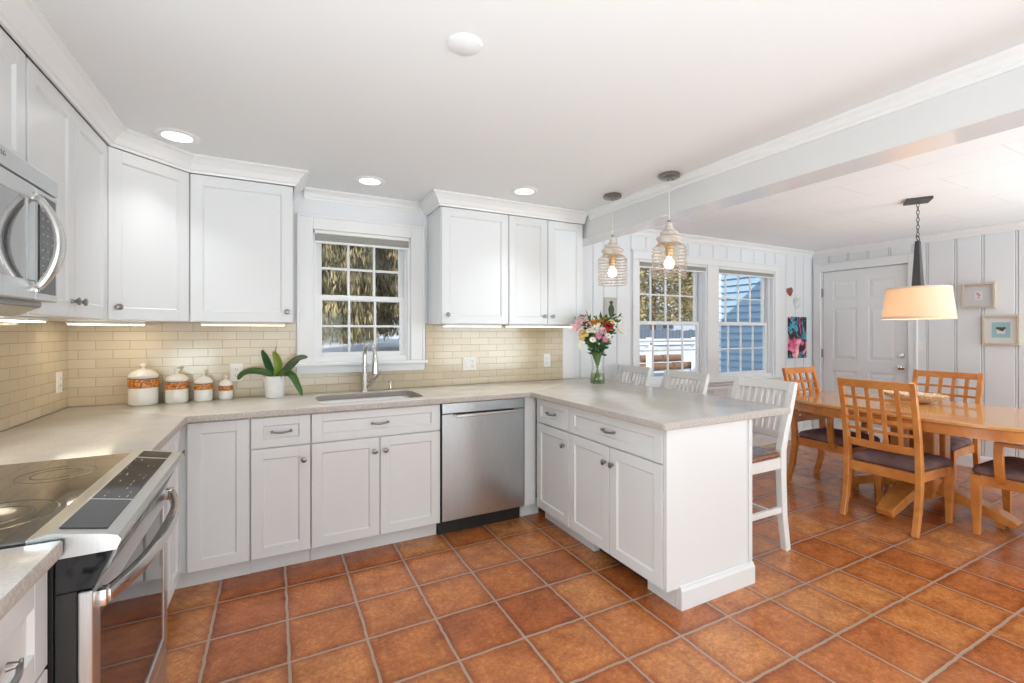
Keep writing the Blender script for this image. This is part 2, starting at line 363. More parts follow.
def tube(bm, pts, r, seg=10, caps=True, rx=None):
    """round tube along points; r is a number or list"""
    pts = [Vector(p) for p in pts]; N = len(pts)
    rs = r if isinstance(r, (list, tuple)) else [r]*N
    up = Vector((0, 0, 1)); rings = []; prev = None
    for i, p in enumerate(pts):
        t = (pts[min(i+1, N-1)]-pts[max(i-1, 0)]).normalized()
        if prev is None:
            a = t.cross(up)
            if a.length < 1e-3: a = t.cross(Vector((1, 0, 0)))
            a.normalize()
        else:
            a = prev - t*prev.dot(t); a.normalize()
        prev = a; b = t.cross(a)
        k = rx if rx else 1.0
        rings.append([bm.verts.new(p + (a*math.cos(2*PI*j/seg)*k + b*math.sin(2*PI*j/seg))*rs[i]) for j in range(seg)])
    for A, B in zip(rings, rings[1:]):
        for j in range(seg):
            bm.faces.new((A[j], A[(j+1) % seg], B[(j+1) % seg], B[j]))
    if caps:
        bm.faces.new(rings[0][::-1]); bm.faces.new(rings[-1])
    return bm
def bar(bm, pts, w, d, side=(1, 0, 0), bev=0.0):
    """rectangular bar swept along points: w across 'side', d across the other axis; w,d numbers or lists"""
    pts = [Vector(p) for p in pts]; N = len(pts); s = Vector(side).normalized()
    ws = w if isinstance(w, (list, tuple)) else [w]*N
    ds = d if isinstance(d, (list, tuple)) else [d]*N
    rings = []
    for i, p in enumerate(pts):
        t = (pts[min(i+1, N-1)]-pts[max(i-1, 0)]).normalized()
        u = t.cross(s).normalized(); ss = u.cross(t).normalized()
        a = ss*ws[i]/2; b = u*ds[i]/2
        rings.append([bm.verts.new(p+q) for q in (-a-b, a-b, a+b, -a+b)])
    nf = []
    for A, B in zip(rings, rings[1:]):
        for j in range(4): nf.append(bm.faces.new((A[j], A[(j+1) % 4], B[(j+1) % 4], B[j])))
    nf.append(bm.faces.new(rings[0][::-1])); nf.append(bm.faces.new(rings[-1]))
    if bev > 0:
        ed = set()
        for k in range(4):
            for A, B in zip(rings, rings[1:]):
                e_ = bm.edges.get((A[k], B[k])); ed.add(e_)
        for R_ in (rings[0], rings[-1]):
            for k in range(4): ed.add(bm.edges.get((R_[k], R_[(k+1) % 4])))
        bmesh.ops.bevel(bm, geom=list(ed), offset=bev, segments=2, affect='EDGES', profile=0.5)
    return bm
def offset_poly(poly, d):
    """move a CCW polygon inwards by d"""
    out = []; N = len(poly)
    for i in range(N):
        p0, p1, p2 = Vector(poly[i-1]), Vector(poly[i]), Vector(poly[(i+1) % N])
        a = (p1-p0).normalized(); b = (p2-p1).normalized()
        n1_ = Vector((-a.y, a.x)); n2_ = Vector((-b.y, b.x)); m_ = n1_+n2_
        if m_.length < 1e-6: m_ = n1_
        m_.normalize(); k = d/max(0.3, m_.dot(n1_)); out.append(tuple(p1+m_*k))
    return out
def rounded(poly, radii, n=6):
    out = []; N = len(poly)
    for i in range(N):
        r = radii[i] if isinstance(radii, (list, tuple)) else radii
        p0, p1, p2 = Vector(poly[i-1]), Vector(poly[i]), Vector(poly[(i+1) % N])
        if r <= 0: out.append(tuple(p1)); continue
        a = (p0-p1).normalized(); b = (p2-p1).normalized()
        A = p1+a*r; B = p1+b*r
        for k in range(n+1):
            t = k/n; q = A*(1-t)**2 + p1*2*t*(1-t)*0.98 + B*t*t + p1*0.02*2*t*(1-t); out.append(tuple(q))
    return out
def shrink(poly, k):
    cx = sum(p[0] for p in poly)/len(poly); cy = sum(p[1] for p in poly)/len(poly)
    return [(cx+(p[0]-cx)*k, cy+(p[1]-cy)*k) for p in poly]
def loops_solid(bm, loops, cap0=True, cap1=True):
    """loops = list of (poly2d, z)"""
    R_ = [[bm.verts.new((p[0], p[1], z)) for p in poly] for poly, z in loops]
    for A, B in zip(R_, R_[1:]):
        for j in range(len(A)):
            bm.faces.new((A[j], A[(j+1) % len(A)], B[(j+1) % len(A)], B[j]))
    if cap0: bm.faces.new(R_[0][::-1])
    if cap1: bm.faces.new(R_[-1])
    return R_
def sweep(bm, path, prof, closed=False):
    """2D path (x,y); prof = list of (out, z); 'out' to the right hand of the direction of travel; mitred"""
    P = [Vector(p) for p in path]; N = len(P); rings = []
    for i, p in enumerate(P):
        ds = []
        if i > 0 or closed: ds.append((p-P[i-1]).normalized())
        if i < N-1 or closed: ds.append((P[(i+1) % N]-p).normalized())
        ns = [Vector((d.y, -d.x)) for d in ds]
        m_ = sum(ns, Vector((0, 0))).normalized(); k = 1/max(0.3, m_.dot(ns[0]))
        rings.append([bm.verts.new((p.x+m_.x*o*k, p.y+m_.y*o*k, z)) for o, z in prof])
    L = len(prof)
    for A, B in zip(rings, rings[1:] + ([rings[0]] if closed else [])):
        for j in range(L): bm.faces.new((A[j], B[j], B[(j+1) % L], A[(j+1) % L]))
    if not closed:
        bm.faces.new(rings[0]); bm.faces.new(rings[-1][::-1])
    return bm
def obj(name, bm, m, parent=None, smooth=False, loc=None, rotz=0, angle=40):
    bmesh.ops.recalc_face_normals(bm, faces=bm.faces)
    me = bpy.data.meshes.new(name); bm.to_mesh(me); bm.free()
    me.materials.append(M[m] if isinstance(m, str) else m)
    o = bpy.data.objects.new(name, me); COL.objects.link(o)
    if parent: o.parent = parent
    if loc is not None: o.location = loc
    o.rotation_euler[2] = rotz
    if smooth:
        me.shade_smooth() if hasattr(me, 'shade_smooth') else None
        try: me.set_sharp_from_angle(angle=math.radians(angle))
        except Exception: pass
    return o
def thing(name, label, cat, loc=(0, 0, 0), rotz=0, group=None):
    o = bpy.data.objects.new(name, None); COL.objects.link(o); o.empty_display_size = 0.05
    o.location = loc; o.rotation_euler = (0, 0, rotz); o['label'] = label; o['category'] = cat
    if group: o['group'] = group
    return o
def tag(o, label, cat, group=None, kind=None):
    o['label'] = label; o['category'] = cat
    if group: o['group'] = group
    if kind: o['kind'] = kind
    return o
def struct(name, bm, m, label=None, smooth=False, loc=None):
    o = obj(name, bm, m, smooth=smooth, loc=loc); o['kind'] = 'structure'
    if label: o['label'] = label
    return o
def dup(root, loc, rotz, label, group=None):
    def cp(o, par):
        c = o.copy(); COL.objects.link(c); c.parent = par
        for ch in o.children: cp(ch, c)
        return c
    r = cp(root, None); r.location = loc; r.rotation_euler = (0, 0, rotz); r['label'] = label
    if group: r['group'] = group
    return r

# ------------------------------------------------------------------ key dimensions
CT = 0.914; TH = 0.036
CZ = 2.316                       # kitchen ceiling
DZ = 2.35                        # dining ceiling
XE = 7.15                        # door wall
YB = -8.5                        # wall behind the camera
UB, UT, UD = 1.393, 2.232, 0.3335

# ------------------------------------------------------------------ room shell
b = nb(); box(b, -0.1, YB, -0.08, XE+0.1, 0.12, 0.0); struct('floor', b, 'terracotta', 'terracotta square tile floor with pale grout')
b = nb(); box(b, -0.12, YB, 0, 0, 0.12, 2.6); struct('wall_left', b, 'wall_white')
b = nb(); box(b, -0.12, YB-0.12, 0, XE+0.15, YB, 2.6); struct('wall_front', b, 'wall_white')
b = nb(); box(b, -0.12, YB, CZ, 3.42, 0.12, CZ+0.25); struct('ceiling', b, 'ceil_white')
b = nb(); box(b, 3.42, YB, DZ, XE+0.15, 0.12, DZ+0.2); struct('ceiling', b, 'ceil_panels')
b = nb(); box(b, -0.5, YB-0.3, 2.56, XE+0.45, 0.16, 2.64); struct('roof', b, 'trim_white')
# back wall with window holes
def wall_with_holes(bm, x0, x1, z0, z1, y0, y1, holes):
    xs = sorted({x0, x1} | {h[0] for h in holes} | {h[1] for h in holes})
    for a, c in zip(xs, xs[1:]):
        hs = [h for h in holes if h[0] <= a+1e-6 and h[1] >= c-1e-6]
        if not hs: box(bm, a, y0, z0, c, y1, z1)
        else:
            h = hs[0]; box(bm, a, y0, z0, c, y1, h[2]); box(bm, a, y0, h[3], c, y1, z1)
KW = (1.275, 1.955, 1.120, 2.045)        # kitchen window opening
D1 = (4.228, 5.205, 0.800, 2.055)        # dining windows
D2 = (5.380, 6.375, 0.800, 2.055)
b = nb(); wall_with_holes(b, -0.12, 3.33, 0, 2.6, 0, 0.14, [KW]); struct('wall_back', b, 'wall_white')
b = nb(); wall_with_holes(b, 3.33, XE+0.15, 0, 2.6, 0.014, 0.14, [D1, D2]); struct('wall_back', b, 'wall_white')
# board panelling on the window wall
rnd = random.Random(3)
xs = [3.33, 3.363, 3.528, 3.676, 3.804, 3.961, 4.136, 4.33, 4.52, 4.73, 4.92, 5.1, 5.304, 5.532, 5.769, 5.999, 6.201, 6.39, 6.606, 6.79, 6.97, 7.15]
b = nb()
for a, c in zip(xs, xs[1:]):
    segs = [(0.0, DZ)]
    for h in (D1, D2):
        if c > h[0]+0.001 and a < h[1]-0.001: segs = [(0.0, 0.80), (2.055, DZ)]
    cuts = [a, c]
    for h in (D1, D2):
        for e_ in (h[0], h[1]):
            if a < e_ < c: cuts.append(e_)
    cuts = sorted(cuts)
    for u, w in zip(cuts, cuts[1:]):
        mid = (u+w)/2; inh = any(h[0] < mid < h[1] for h in (D1, D2))
        for z0, z1 in ([(0.0, 0.80), (2.055, DZ)] if inh else [(0.0, DZ)]):
            l0 = 0.004 if u == a else 0; r0 = 0.004 if w == c else 0
            box(b, u+l0, 0.0, z0, w-r0, 0.016, z1, bev=0.0)
struct('wall_back', b, 'wall_white', 'vertical white board panelling on the window wall')
# door wall: solid wall + wide boards with a bead between
b = nb(); box(b, XE+0.016, YB, 0, XE+0.15, -1.006, 2.6); box(b, XE+0.016, -0.111, 0, XE+0.15, 0.14, 2.6); box(b, XE+0.016, -1.006, 2.081, XE+0.15, -0.111, 2.6); box(b, XE+0.07, -1.006, 0, XE+0.15, -0.111, 2.081); struct('wall_right', b, 'wall_white')
b = nb()
DO = (-1.0, -0.125, 2.075)     # door leaf y range, top
ys = [0.0, -0.21, -0.42, -0.63, -0.84, -1.05, -1.172, -1.40, -1.60, -1.83, -2.05, -2.27, -2.5, -2.73, -2.95, -3.2, -3.45, -3.7, -4.0, -4.3, -4.6, -4.9, -5.2, -5.5, -6.5, -7.5, -8.5]
for k, (a, c) in enumerate(zip(ys, ys[1:])):
    z0 = 2.08 if k < 5 and a > DO[0]+0.02 else 0.0
    box(b, XE, c+0.020, z0, XE+0.017, a-0.004, DZ, bev=0.003, seg=1)
    box(b, XE+0.003, c+0.000, z0, XE+0.017, c+0.016, DZ, bev=0.003, seg=1)
box(b, XE, -0.12, 0, XE+0.017, 0.0, 2.08)
struct('wall_right', b, 'wall_white', 'white board panelled wall beside the door')

# beam with crown
mat('beam_paint', (0.71, 0.71, 0.71), 0.16, coat=0.3)
b = nb(); box(b, 3.34, YB, 2.108, 3.535, 0.0, 2.56, bev=0.003, seg=1); struct('beam', b, 'beam_paint')
def crown_prof(top, h, p):
    # out, z ; starts at the wall below
    return [(0.0, top-h), (0.010, top-h), (0.013, top-h+0.012), (0.020, top-h+0.016), (p*0.45, top-h*0.52), (p*0.62, top-h*0.36), (p*0.80, top-0.018), (p*0.93, top-0.014), (p, top-0.010), (p, top-0.0005), (0.0, top-0.0005)]
b = nb(); sweep(b, [(3.34, -0.41), (3.34, YB)], crown_prof(CZ, 0.062, 0.045)); struct('trim_1', b, 'trim_white')
# crown over the cabinets
cp = crown_prof(CZ, CZ-UT+0.004, 0.075)
q = UD+0.004
b = nb(); sweep(b, [(q, YB), (q, -0.615), (0.615, -q), (1.148, -q), (1.148, 0.0)], cp)
struct('trim_2', b, 'trim_white')
b = nb(); sweep(b, [(2.083, 0.0), (2.083, -q), (3.325, -q)], cp); struct('trim_3', b, 'trim_white')
b = nb(); sweep(b, [(1.22, 0.0), (2.012, 0.0)], crown_prof(CZ, 0.068, 0.06)); struct('trim_4', b, 'trim_white')
# dining room crown
b = nb(); sweep(b, [(3.535, 0.0), (XE, 0.0), (XE, YB)], crown_prof(DZ, 0.075, 0.055)); struct('trim_5', b, 'trim_white')
# corner post under the beam
b = nb(); box(b, 3.334, -0.012, 0.914, 3.45, 0.0, 2.108, bev=0.002, seg=1); struct('trim_6', b, 'trim_white')
# chair rail, baseboards
b = nb()
sweep(b, [(3.62, 0.0), (XE, 0.0)], [(0.0, 0.690), (0.014, 0.690), (0.018, 0.71), (0.018, 0.735), (0.030, 0.745), (0.038, 0.752), (0.038, 0.768), (0.0, 0.774)])
struct('trim_7', b, 'trim_white')
bbp = [(0.0, 0.0), (0.016, 0.0), (0.016, 0.10), (0.010, 0.118), (0.0, 0.124)]
b = nb(); sweep(b, [(3.62, 0.0), (XE, 0.0)], bbp); struct('baseboard_back', b, 'trim_white')
b = nb(); sweep(b, [(XE, -1.09), (XE, YB)], bbp); struct('baseboard_right', b, 'trim_white')

# backsplash
b = nb()
box(b, 0.0, -0.010, CT, 1.172, 0.0, UB+0.01); box(b, 1.172, -0.010, CT, 2.074, 0.0, 1.06); box(b, 2.074, -0.010, CT, 3.334, 0.0, UB+0.01)
struct('wall_backsplash_back', b, 'splash_back', 'beige glass subway tile backsplash along the window wall')
b = nb(); box(b, 0.0, YB+0.3, CT, 0.010, -0.010, UB+0.04); struct('wall_backsplash_left', b, 'splash_left', 'beige glass subway tile backsplash on the range wall')

# ------------------------------------------------------------------ windows
def window(idx, op, cas, cols, rows, dep, side='kitchen'):
    """double hung window: frame, two sashes with muntins, panes, roller shade"""
    x0, x1, z0, z1 = op
    b = nb()   # jamb liner
    for (a, c, e_, f) in ((x0, x0+0.02, z0, z1), (x1-0.02, x1, z0, z1)): box(b, a, -0.002, e_, c, 0.135, f, bev=0.002, seg=1)
    box(b, x0, -0.002, z1-0.02, x1, 0.135, z1); box(b, x0, 0.02, z0, x1, 0.16, z0+0.035)
    # stops
    box(b, x0+0.02, dep-0.022, z0, x0+0.034, dep-0.004, z1); box(b, x1-0.034, dep-0.022, z0, x1-0.02, dep-0.004, z1)
    w = struct('window_%d' % idx, b, 'trim_white')
    zm = (z0+z1)/2-0.005
    def sash(ya, za, zb, name, bot):
        b = nb(); a, c = x0+0.022, x1-0.022; s = 0.042
        box(b, a, ya, za, a+s, ya+0.03, zb, bev=0.003, seg=1); box(b, c-s, ya, za, c, ya+0.03, zb, bev=0.003, seg=1)
        box(b, a+s, ya, za, c-s, ya+0.03, za+bot, bev=0.003, seg=1); box(b, a+s, ya, zb-0.036, c-s, ya+0.03, zb, bev=0.003, seg=1)
        gx0, gx1, gz0, gz1 = a+s, c-s, za+bot, zb-0.036
        for k in range(1, cols):
            xx = gx0+(gx1-gx0)*k/cols; box(b, xx-0.008, ya+0.006, gz0, xx+0.008, ya+0.024, gz1, bev=0.002, seg=1)
        for k in range(1, rows):
            zz = gz0+(gz1-gz0)*k/rows; box(b, gx0, ya+0.005, zz-0.008, gx1, ya+0.025, zz+0.008, bev=0.002, seg=1)
        o = obj(name, b, 'trim_white', w); o['kind'] = 'structure'
        b = nb(); box(b, gx0, ya+0.013, gz0, gx1, ya+0.016, gz1); g = obj('pane', b, 'pane_glass', o); g['kind'] = 'structure'
        return o
    sash(dep, z0+0.03, zm+0.022, 'lower_sash', 0.04)
    sash(dep+0.034, zm-0.016, z1-0.02, 'upper_sash', 0.036)
    # casing
    return w
w1 = window(1, KW, None, 3, 2, 0.055)
w2 = window(2, D1, None, 4, 2, 0.07)
w3 = window(3, D2, None, 4, 2, 0.07)
# casings (mitred frames)
def casing(name, x0, x1, z0, z1, wl, wr, wt, m='trim_white'):
    b = nb()
    box(b, x0-wl, -0.018, z0, x0, 0.0, z1+wt, bev=0.004, seg=1); box(b, x1, -0.018, z0, x1+wr, 0.0, z1+wt, bev=0.004, seg=1)
    box(b, x0, -0.018, z1, x1, 0.0, z1+wt, bev=0.004, seg=1)
    # back band
    box(b, x0-wl-0.004, -0.028, z0, x0-wl+0.016, 0.0, z1+wt+0.004, bev=0.004, seg=1); box(b, x1+wr-0.016, -0.028, z0, x1+wr+0.004, 0.0, z1+wt+0.004, bev=0.004, seg=1)
    box(b, x0-wl+0.016, -0.028, z1+wt-0.016, x1+wr-0.016, 0.0, z1+wt+0.004, bev=0.004, seg=1)
    return struct(name, b, m)
casing('trim_8', KW[0], KW[1], 1.120, KW[3], 0.098, 0.105, 0.095)
b = nb(); box(b, 1.150, -0.055, 1.098, 2.080, 0.055, 1.122, bev=0.006); box(b, 1.172, -0.022, 1.045, 2.060, 0.0, 1.099, bev=0.004)
struct('trim_9', b, 'trim_white', 'white window stool and apron over the sink')
b = nb()
for a, c in ((4.15, D1[0]), (D1[1], D2[0]), (D2[1], 6.46)): box(b, a, -0.016, 0.80, c, 0.0, 2.055, bev=0.003, seg=1)
box(b, 4.15, -0.018, 2.055, 6.46, 0.0, 2.130, bev=0.003, seg=1); box(b, 4.135, -0.026, 2.120, 6.475, 0.0, 2.140, bev=0.004, seg=1)
struct('trim_10', b, 'trim_white')
b = nb(); box(b, 4.12, -0.055, 0.776, 6.50, 0.06, 0.802, bev=0.006); struct('trim_11', b, 'trim_white', 'white sill under the two dining windows')
# roller shades
def shade(name, x0, x1, z1, drop, y, label):
    t = thing(name, label, 'blind', (x0, y, z1))
    L = x1-x0
    b = nb(); box(b, 0.004, -0.03, -0.024, L-0.004, 0.012, 0.0, bev=0.004); obj('headrail', b, 'plate_white', t)
    b = nb(); box(b, 0.008, -0.022, -drop+0.012, L-0.008, -0.004, -0.024, bev=0.002, seg=1)
    for k in range(3): box(b, 0.008, -0.026, -drop+0.015+k*(drop-0.04)/3, L-0.008, -0.002, -drop+0.022+k*(drop-0.04)/3, bev=0.002, seg=1)
    obj('pleats', b, 'shade_grey', t)
    b = nb(); box(b, 0.006, -0.026, -drop, L-0.006, 0.0, -drop+0.014, bev=0.003); obj('bottom_rail', b, 'plate_white', t)
shade('window_blind', KW[0]+0.006, KW[1]-0.006, KW[3]-0.003, 0.088, 0.01, 'grey pleated blind drawn up at the top of the kitchen sink window')
shade('window_blind', D1[0]+0.006, D1[1]-0.006, D1[3]-0.003, 0.078, 0.02, 'raised grey blind of the dining window seen behind the pendants')
shade('window_blind', D2[0]+0.006, D2[1]-0.006, D2[3]-0.003, 0.078, 0.02, 'raised grey blind of the dining window nearest the door corner')

# ------------------------------------------------------------------ entry door
dr = thing('door_1', 'white six panel entry door', 'door', (XE, DO[0], 0)); del dr['category']; del dr['label']; dr['kind'] = 'structure'
dw = DO[1]-DO[0]; dh = DO[2]
b = nb()
# leaf: local y 0..dw, z 0.01..dh ; face at x=0.012 (towards -x)
st = 0.115; pw = (dw-3*st)/2
rows_ = [(0.24, 0.80), (0.93, 1.50), (1.63, 1.93)]
rows_ = [(0.22, 0.86), (1.00, 1.62), (1.72, 1.95)]
yy = [(st, st+pw), (2*st+pw, 2*st+2*pw)]
def door_leaf(bm, xf):
    box(bm, xf+0.012, 0, 0.008, xf+0.036, dw, dh)
    for a, c in ((0, st), (st+pw, 2*st+pw), (dw-st, dw)): box(bm, xf, a, 0.008, xf+0.012, c, dh, bev=0.0)
    zz = [0.008] + [v for r in rows_ for v in r] + [dh]
    for k in range(0, len(zz), 2):
        for (a, c) in yy: box(bm, xf, a, zz[k], xf+0.012, c, zz[k+1])
    for (a, c) in yy:
        for (u, v) in rows_:
            # raised field with sloped edges
            g = 0.012; s = 0.035
            hexa(bm, [(xf+0.012, a+g, u+g), (xf+0.012, c-g, u+g), (xf+0.012, c-g, v-g), (xf+0.012, a+g, v-g),
                      (xf+0.002, a+g+s, u+g+s), (xf+0.002, c-g-s, u+g+s), (xf+0.002, c-g-s, v-g-s), (xf+0.002, a+g+s, v-g-s)])
b = nb(); door_leaf(b, 0.018)
o = obj('door_leaf', b, 'trim_white', dr)
for zc, r0, nm in ((0.943, 0.031, 'door_knob'), (1.076, 0.028, 'deadbolt')):
    b = nb()
    mx_ = Matrix.Translation((0.018, 0.062+0.004, zc)) @ Matrix.Rotation(-PI/2, 4, 'Y')
    if nm == 'door_knob':
        lathe(b, [(0, 0), (0.032, 0), (0.032, 0.006), (0.012, 0.010), (0.011, 0.028), (0.022, 0.034), (0.029, 0.045), (0.029, 0.055), (0.020, 0.064), (0, 0.066)], 24, mtx=mx_)
    else:
        lathe(b, [(0, 0), (0.030, 0), (0.030, 0.010), (0.020, 0.020), (0, 0.020)], 24, mtx=mx_)
        box(b, -0.018, 0.062-0.004, zc-0.014, 0.004, 0.062+0.010, zc+0.014, bev=0.003)
    obj(nm, b, 'chrome', dr, smooth=True)
for zc in (1.821, 1.066, 0.28):
    b = nb(); box(b, 0.002, dw-0.002, zc-0.05, 0.016, dw+0.012, zc+0.05, bev=0.003)
    tube(b, [(0.0, dw+0.004, zc-0.055), (0.0, dw+0.004, zc+0.055)], 0.006, 8)
    obj('hinge', b, 'nickel', dr)
b = nb(); box(b, 0.008, -0.010, 0.90, 0.018, -0.002, 0.985); obj('strike_plate', b, 'nickel', dr)
b = nb()
cw = 0.09
def dcas(bm):
    box(bm, XE-0.018, DO[0]-0.014-cw+0.02, 0, XE, DO[0]-0.006, DO[2]+0.01+cw, bev=0.004, seg=1)
    box(bm, XE-0.018, DO[1]+0.014, 0, XE, DO[1]+cw+0.006, DO[2]+0.01+cw, bev=0.004, seg=1)
    box(bm, XE-0.018, DO[0]-0.006, DO[2]+0.006, XE, DO[1]+0.014, DO[2]+0.01+cw, bev=0.004, seg=1)
    box(bm, XE-0.026, DO[0]-cw, 0, XE, DO[0]-cw+0.02, DO[2]+cw+0.016, bev=0.004, seg=1)
    box(bm, XE-0.026, DO[0]-cw+0.02, DO[2]+cw-0.002, XE, DO[1]+cw, DO[2]+cw+0.016, bev=0.004, seg=1)
dcas(b); struct('trim_12', b, 'trim_white', 'white casing around the entry door')

# ------------------------------------------------------------------ cabinets
def shaker(bm, x0, x1, z0, z1, y=0.0, t=0.019, rail=0.057, rec=0.008):
    """door/drawer front facing -y : front face at y-t"""
    f = y-t
    box(bm, x0, f+rec+0.001, z0, x1, y, z1)
    r = min(rail, (z1-z0)*0.28)
    def fr(a, b_, c, d): box(bm, a, f, b_, c, f+rec+0.002, d, bev=0.0016, seg=1)
    fr(x0, z0, x0+rail, z1); fr(x1-rail, z0, x1, z1); fr(x0+rail-0.001, z1-r, x1-rail+0.001, z1); fr(x0+rail-0.001, z0, x1-rail+0.001, z0+r)
    # sloped inner edge
    g = 0.006; a, c, u, v = x0+rail, x1-rail, z0+r, z1-r
    P = [(a, f+0.001, u), (c, f+0.001, u), (c, f+0.001, v), (a, f+0.001, v)]
    Q = [(a+g, f+rec+0.001, u+g), (c-g, f+rec+0.001, u+g), (c-g, f+rec+0.001, v-g), (a+g, f+rec+0.001, v-g)]
    p = [bm.verts.new(k) for k in P]; q_ = [bm.verts.new(k) for k in Q]
    for i in range(4): bm.faces.new((p[i], p[(i+1) % 4], q_[(i+1) % 4], q_[i]))
def knob(parent, x, z, y=-0.019):
    b = nb()
    mx_ = Matrix.Translation((x, y, z)) @ Matrix.Rotation(PI/2, 4, 'X')
    lathe(b, [(0, 0), (0.009, 0), (0.0065, 0.006), (0.006, 0.012), (0.011, 0.018), (0.0155, 0.021), (0.0155, 0.025), (0.012, 0.028), (0, 0.0285)], 20, mtx=mx_)
    return obj('knob', b, 'nickel', parent, smooth=True)
def pull(parent, x, z, y=-0.019, L=0.10):
    b = nb(); pts = []; h = L/2
    for k in range(13):
        t = -1+k/6; pts.append((x+t*h, y-0.026+0.012*t*t, z-0.004*(1-t*t)))
    tube(b, pts, [0.0045+0.0015*(1-abs(-1+k/6)) for k in range(13)], 8)
    for s in (-1, 1):
        tube(b, [(x+s*h*0.93, y+0.0, z), (x+s*h*0.93, y-0.017, z)], [0.008, 0.005], 10)
        tube(b, [(x+s*h*0.98, y-0.015, z-0.006), (x+s*h*1.02, y-0.017, z+0.007)], [0.005, 0.003], 8)
    return obj('pull_handle', b, 'nickel', parent, smooth=True)
def base_body(w, depth=0.585, toe=0.085, z1=CT-TH, toe_h=0.104, left=True, right=True):
    """hollow-looking carcass with face frame; local x 0..w, face at y=0, depth to +y, toe recess"""
    b = nb()
    box(b, 0.0015, 0.0, toe_h, w-0.0015, depth, z1-0.001)
    box(b, 0.0015, toe-0.02, 0.0, w-0.0015, depth, toe_h)
    return b
FB = -0.596                     # carcass face plane of back run (door fronts at -0.615)
FL = 0.600                      # carcass face plane of left run
FP = 2.703                      # carcass face plane of peninsula
ZD0, ZD1 = 0.706, 0.868         # drawer front
ZB0, ZB1 = 0.106, 0.698         # doors below
G = 0.0035
def base_cab(name_label, loc, rotz, w, fronts, depth=0.585, group='white base cabinets', body=None):
    t = thing('base_cabinet', name_label, 'cabinet', loc, rotz, group)
    obj('body', body or base_body(w, depth), 'cab_white', t)
    for fr in fronts:
        kind, x0, x1, z0, z1 = fr[:5]
        b = nb(); shaker(b, x0+G, x1-G, z0, z1, rail=0.057)
        o = obj('door' if kind == 'door' else 'drawer_front', b, 'cab_white', t)
        if len(fr) > 5 and fr[5]:
            if fr[5][0] == 'k': knob(o, fr[5][1], fr[5][2])
            else: pull(o, fr[5][1], fr[5][2])
    return t
# corner cabinet (L shaped body, two doors meeting in the corner)
XL0 = FL+0.019
t = thing('corner_base_cabinet', 'white corner base cabinet with full height door left of the drawer cabinet', 'cabinet', (0, 0, 0), 0, 'white base cabinets')
b = nb()
box(b, 0.015, -0.90, 0.104, FL, -0.012, CT-TH-0.001); box(b, FL, FB, 0.104, 0.925, -0.012, CT-TH-0.001)
box(b, 0.015, -0.90, 0, 0.535, -0.012, 0.104); box(b, 0.535, -0.533, 0, 0.925, -0.012, 0.104)
obj('body', b, 'cab_white', t)
b = nb(); shaker(b, 0.645, 0.918, ZB0, ZD1, y=0.0); obj('door', b, 'cab_white', t, loc=(0, FB, 0))
b = nb(); shaker(b, 0.0, 0.26, ZB0, ZD1, y=0.0)
o = obj('door', b, 'cab_white', t, loc=(FL, -0.645-0.26+0.008, 0), rotz=PI/2)
knob(o, 0.21, 0.735)
# drawer cabinet
base_cab('narrow white base cabinet with one drawer over one door, left of the sink', (0.925, FB, 0), 0, 0.300,
         [('drawer', 0, 0.300, ZD0, ZD1, ('p', 0.150, 0.788)), ('door', 0, 0.300, ZB0, ZB1, ('k', 0.262, 0.62))])
# sink base
b = nb()
W_ = 1.990-1.225
b = nb()
box(b, 0.0015, 0.0, 0.104, W_-0.0015, 0.02, CT-TH-0.001); box(b, 0.0015, 0.02, 0.104, 0.02, 0.585, CT-TH-0.001); box(b, W_-0.02, 0.02, 0.104, W_-0.0015, 0.585, CT-TH-0.001)
box(b, 0.0015, 0.065, 0.0, W_-0.0015, 0.585, 0.12); box(b, 0.02, 0.565, 0.12, W_-0.02, 0.585, CT-TH-0.001)
base_cab('wide white sink cabinet with long false drawer over two doors', (1.225, FB, 0), 0, W_,
         [('drawer', 0, W_, ZD0, ZD1, ('p', W_/2, 0.788)), ('door', 0, W_/2, ZB0, ZB1, ('k', W_/2-0.032, 0.62)), ('door', W_/2, W_, ZB0, ZB1, ('k', W_/2+0.032, 0.62))], body=b)
# filler beside dishwasher
b = nb(); box(b, 2.612, FB-0.012, 0.104, FP, -0.02, CT-TH-0.001, bev=0.001, seg=1); box(b, 2.612, -0.533, 0, 2.769, -0.02, 0.104)
tag(obj('filler_panel', b, 'cab_white'), 'narrow white filler panel right of the dishwasher', 'panel')
# dishwasher
t = thing('dishwasher', 'stainless steel dishwasher with bar handle between sink cabinet and corner', 'dishwasher', (2.000, FB, 0))
b = nb(); box(b, -0.006, 0.004, 0.10, 0.608, 0.56, CT-TH-0.003); obj('tub', b, 'black_plastic', t)
b = nb(); box(b, 0.002, -0.020, 0.106, 0.603, 0.004, 0.800, bev=0.004); obj('door_panel', b, 'steel_washer', t)
b = nb(); box(b, 0.002, -0.022, 0.803, 0.603, 0.004, 0.872, bev=0.004); obj('control_strip', b, 'steel_washer', t)
b = nb(); box(b, 0.085, -0.056, 0.778, 0.540, -0.046, 0.798, bev=0.003)
for xx in (0.095, 0.515): box(b, xx, -0.048, 0.782, xx+0.016, -0.020, 0.797, bev=0.002, seg=1)
obj('handle_bar', b, 'brushed', t)
b = nb(); box(b, 0.075, -0.0225, 0.795, 0.52, -0.0205, 0.803); obj('vent_slot', b, 'dark_slot', t)
b = nb(); box(b, -0.006, 0.05, 0.0, 0.606, 0.08, 0.10); obj('toe_panel', b, 'black_plastic', t)
# left run, between corner and range
base_cab('white base cabinet squeezed between range and corner', (FL, -1.418, 0), PI/2, 0.515,
         [('drawer', 0, 0.512, ZD0, ZD1, ('p', 0.26, 0.788)), ('door', 0, 0.256, ZB0, ZB1, ('k', 0.22, 0.655)), ('door', 0.256, 0.512, ZB0, ZB1, ('k', 0.29, 0.655))])
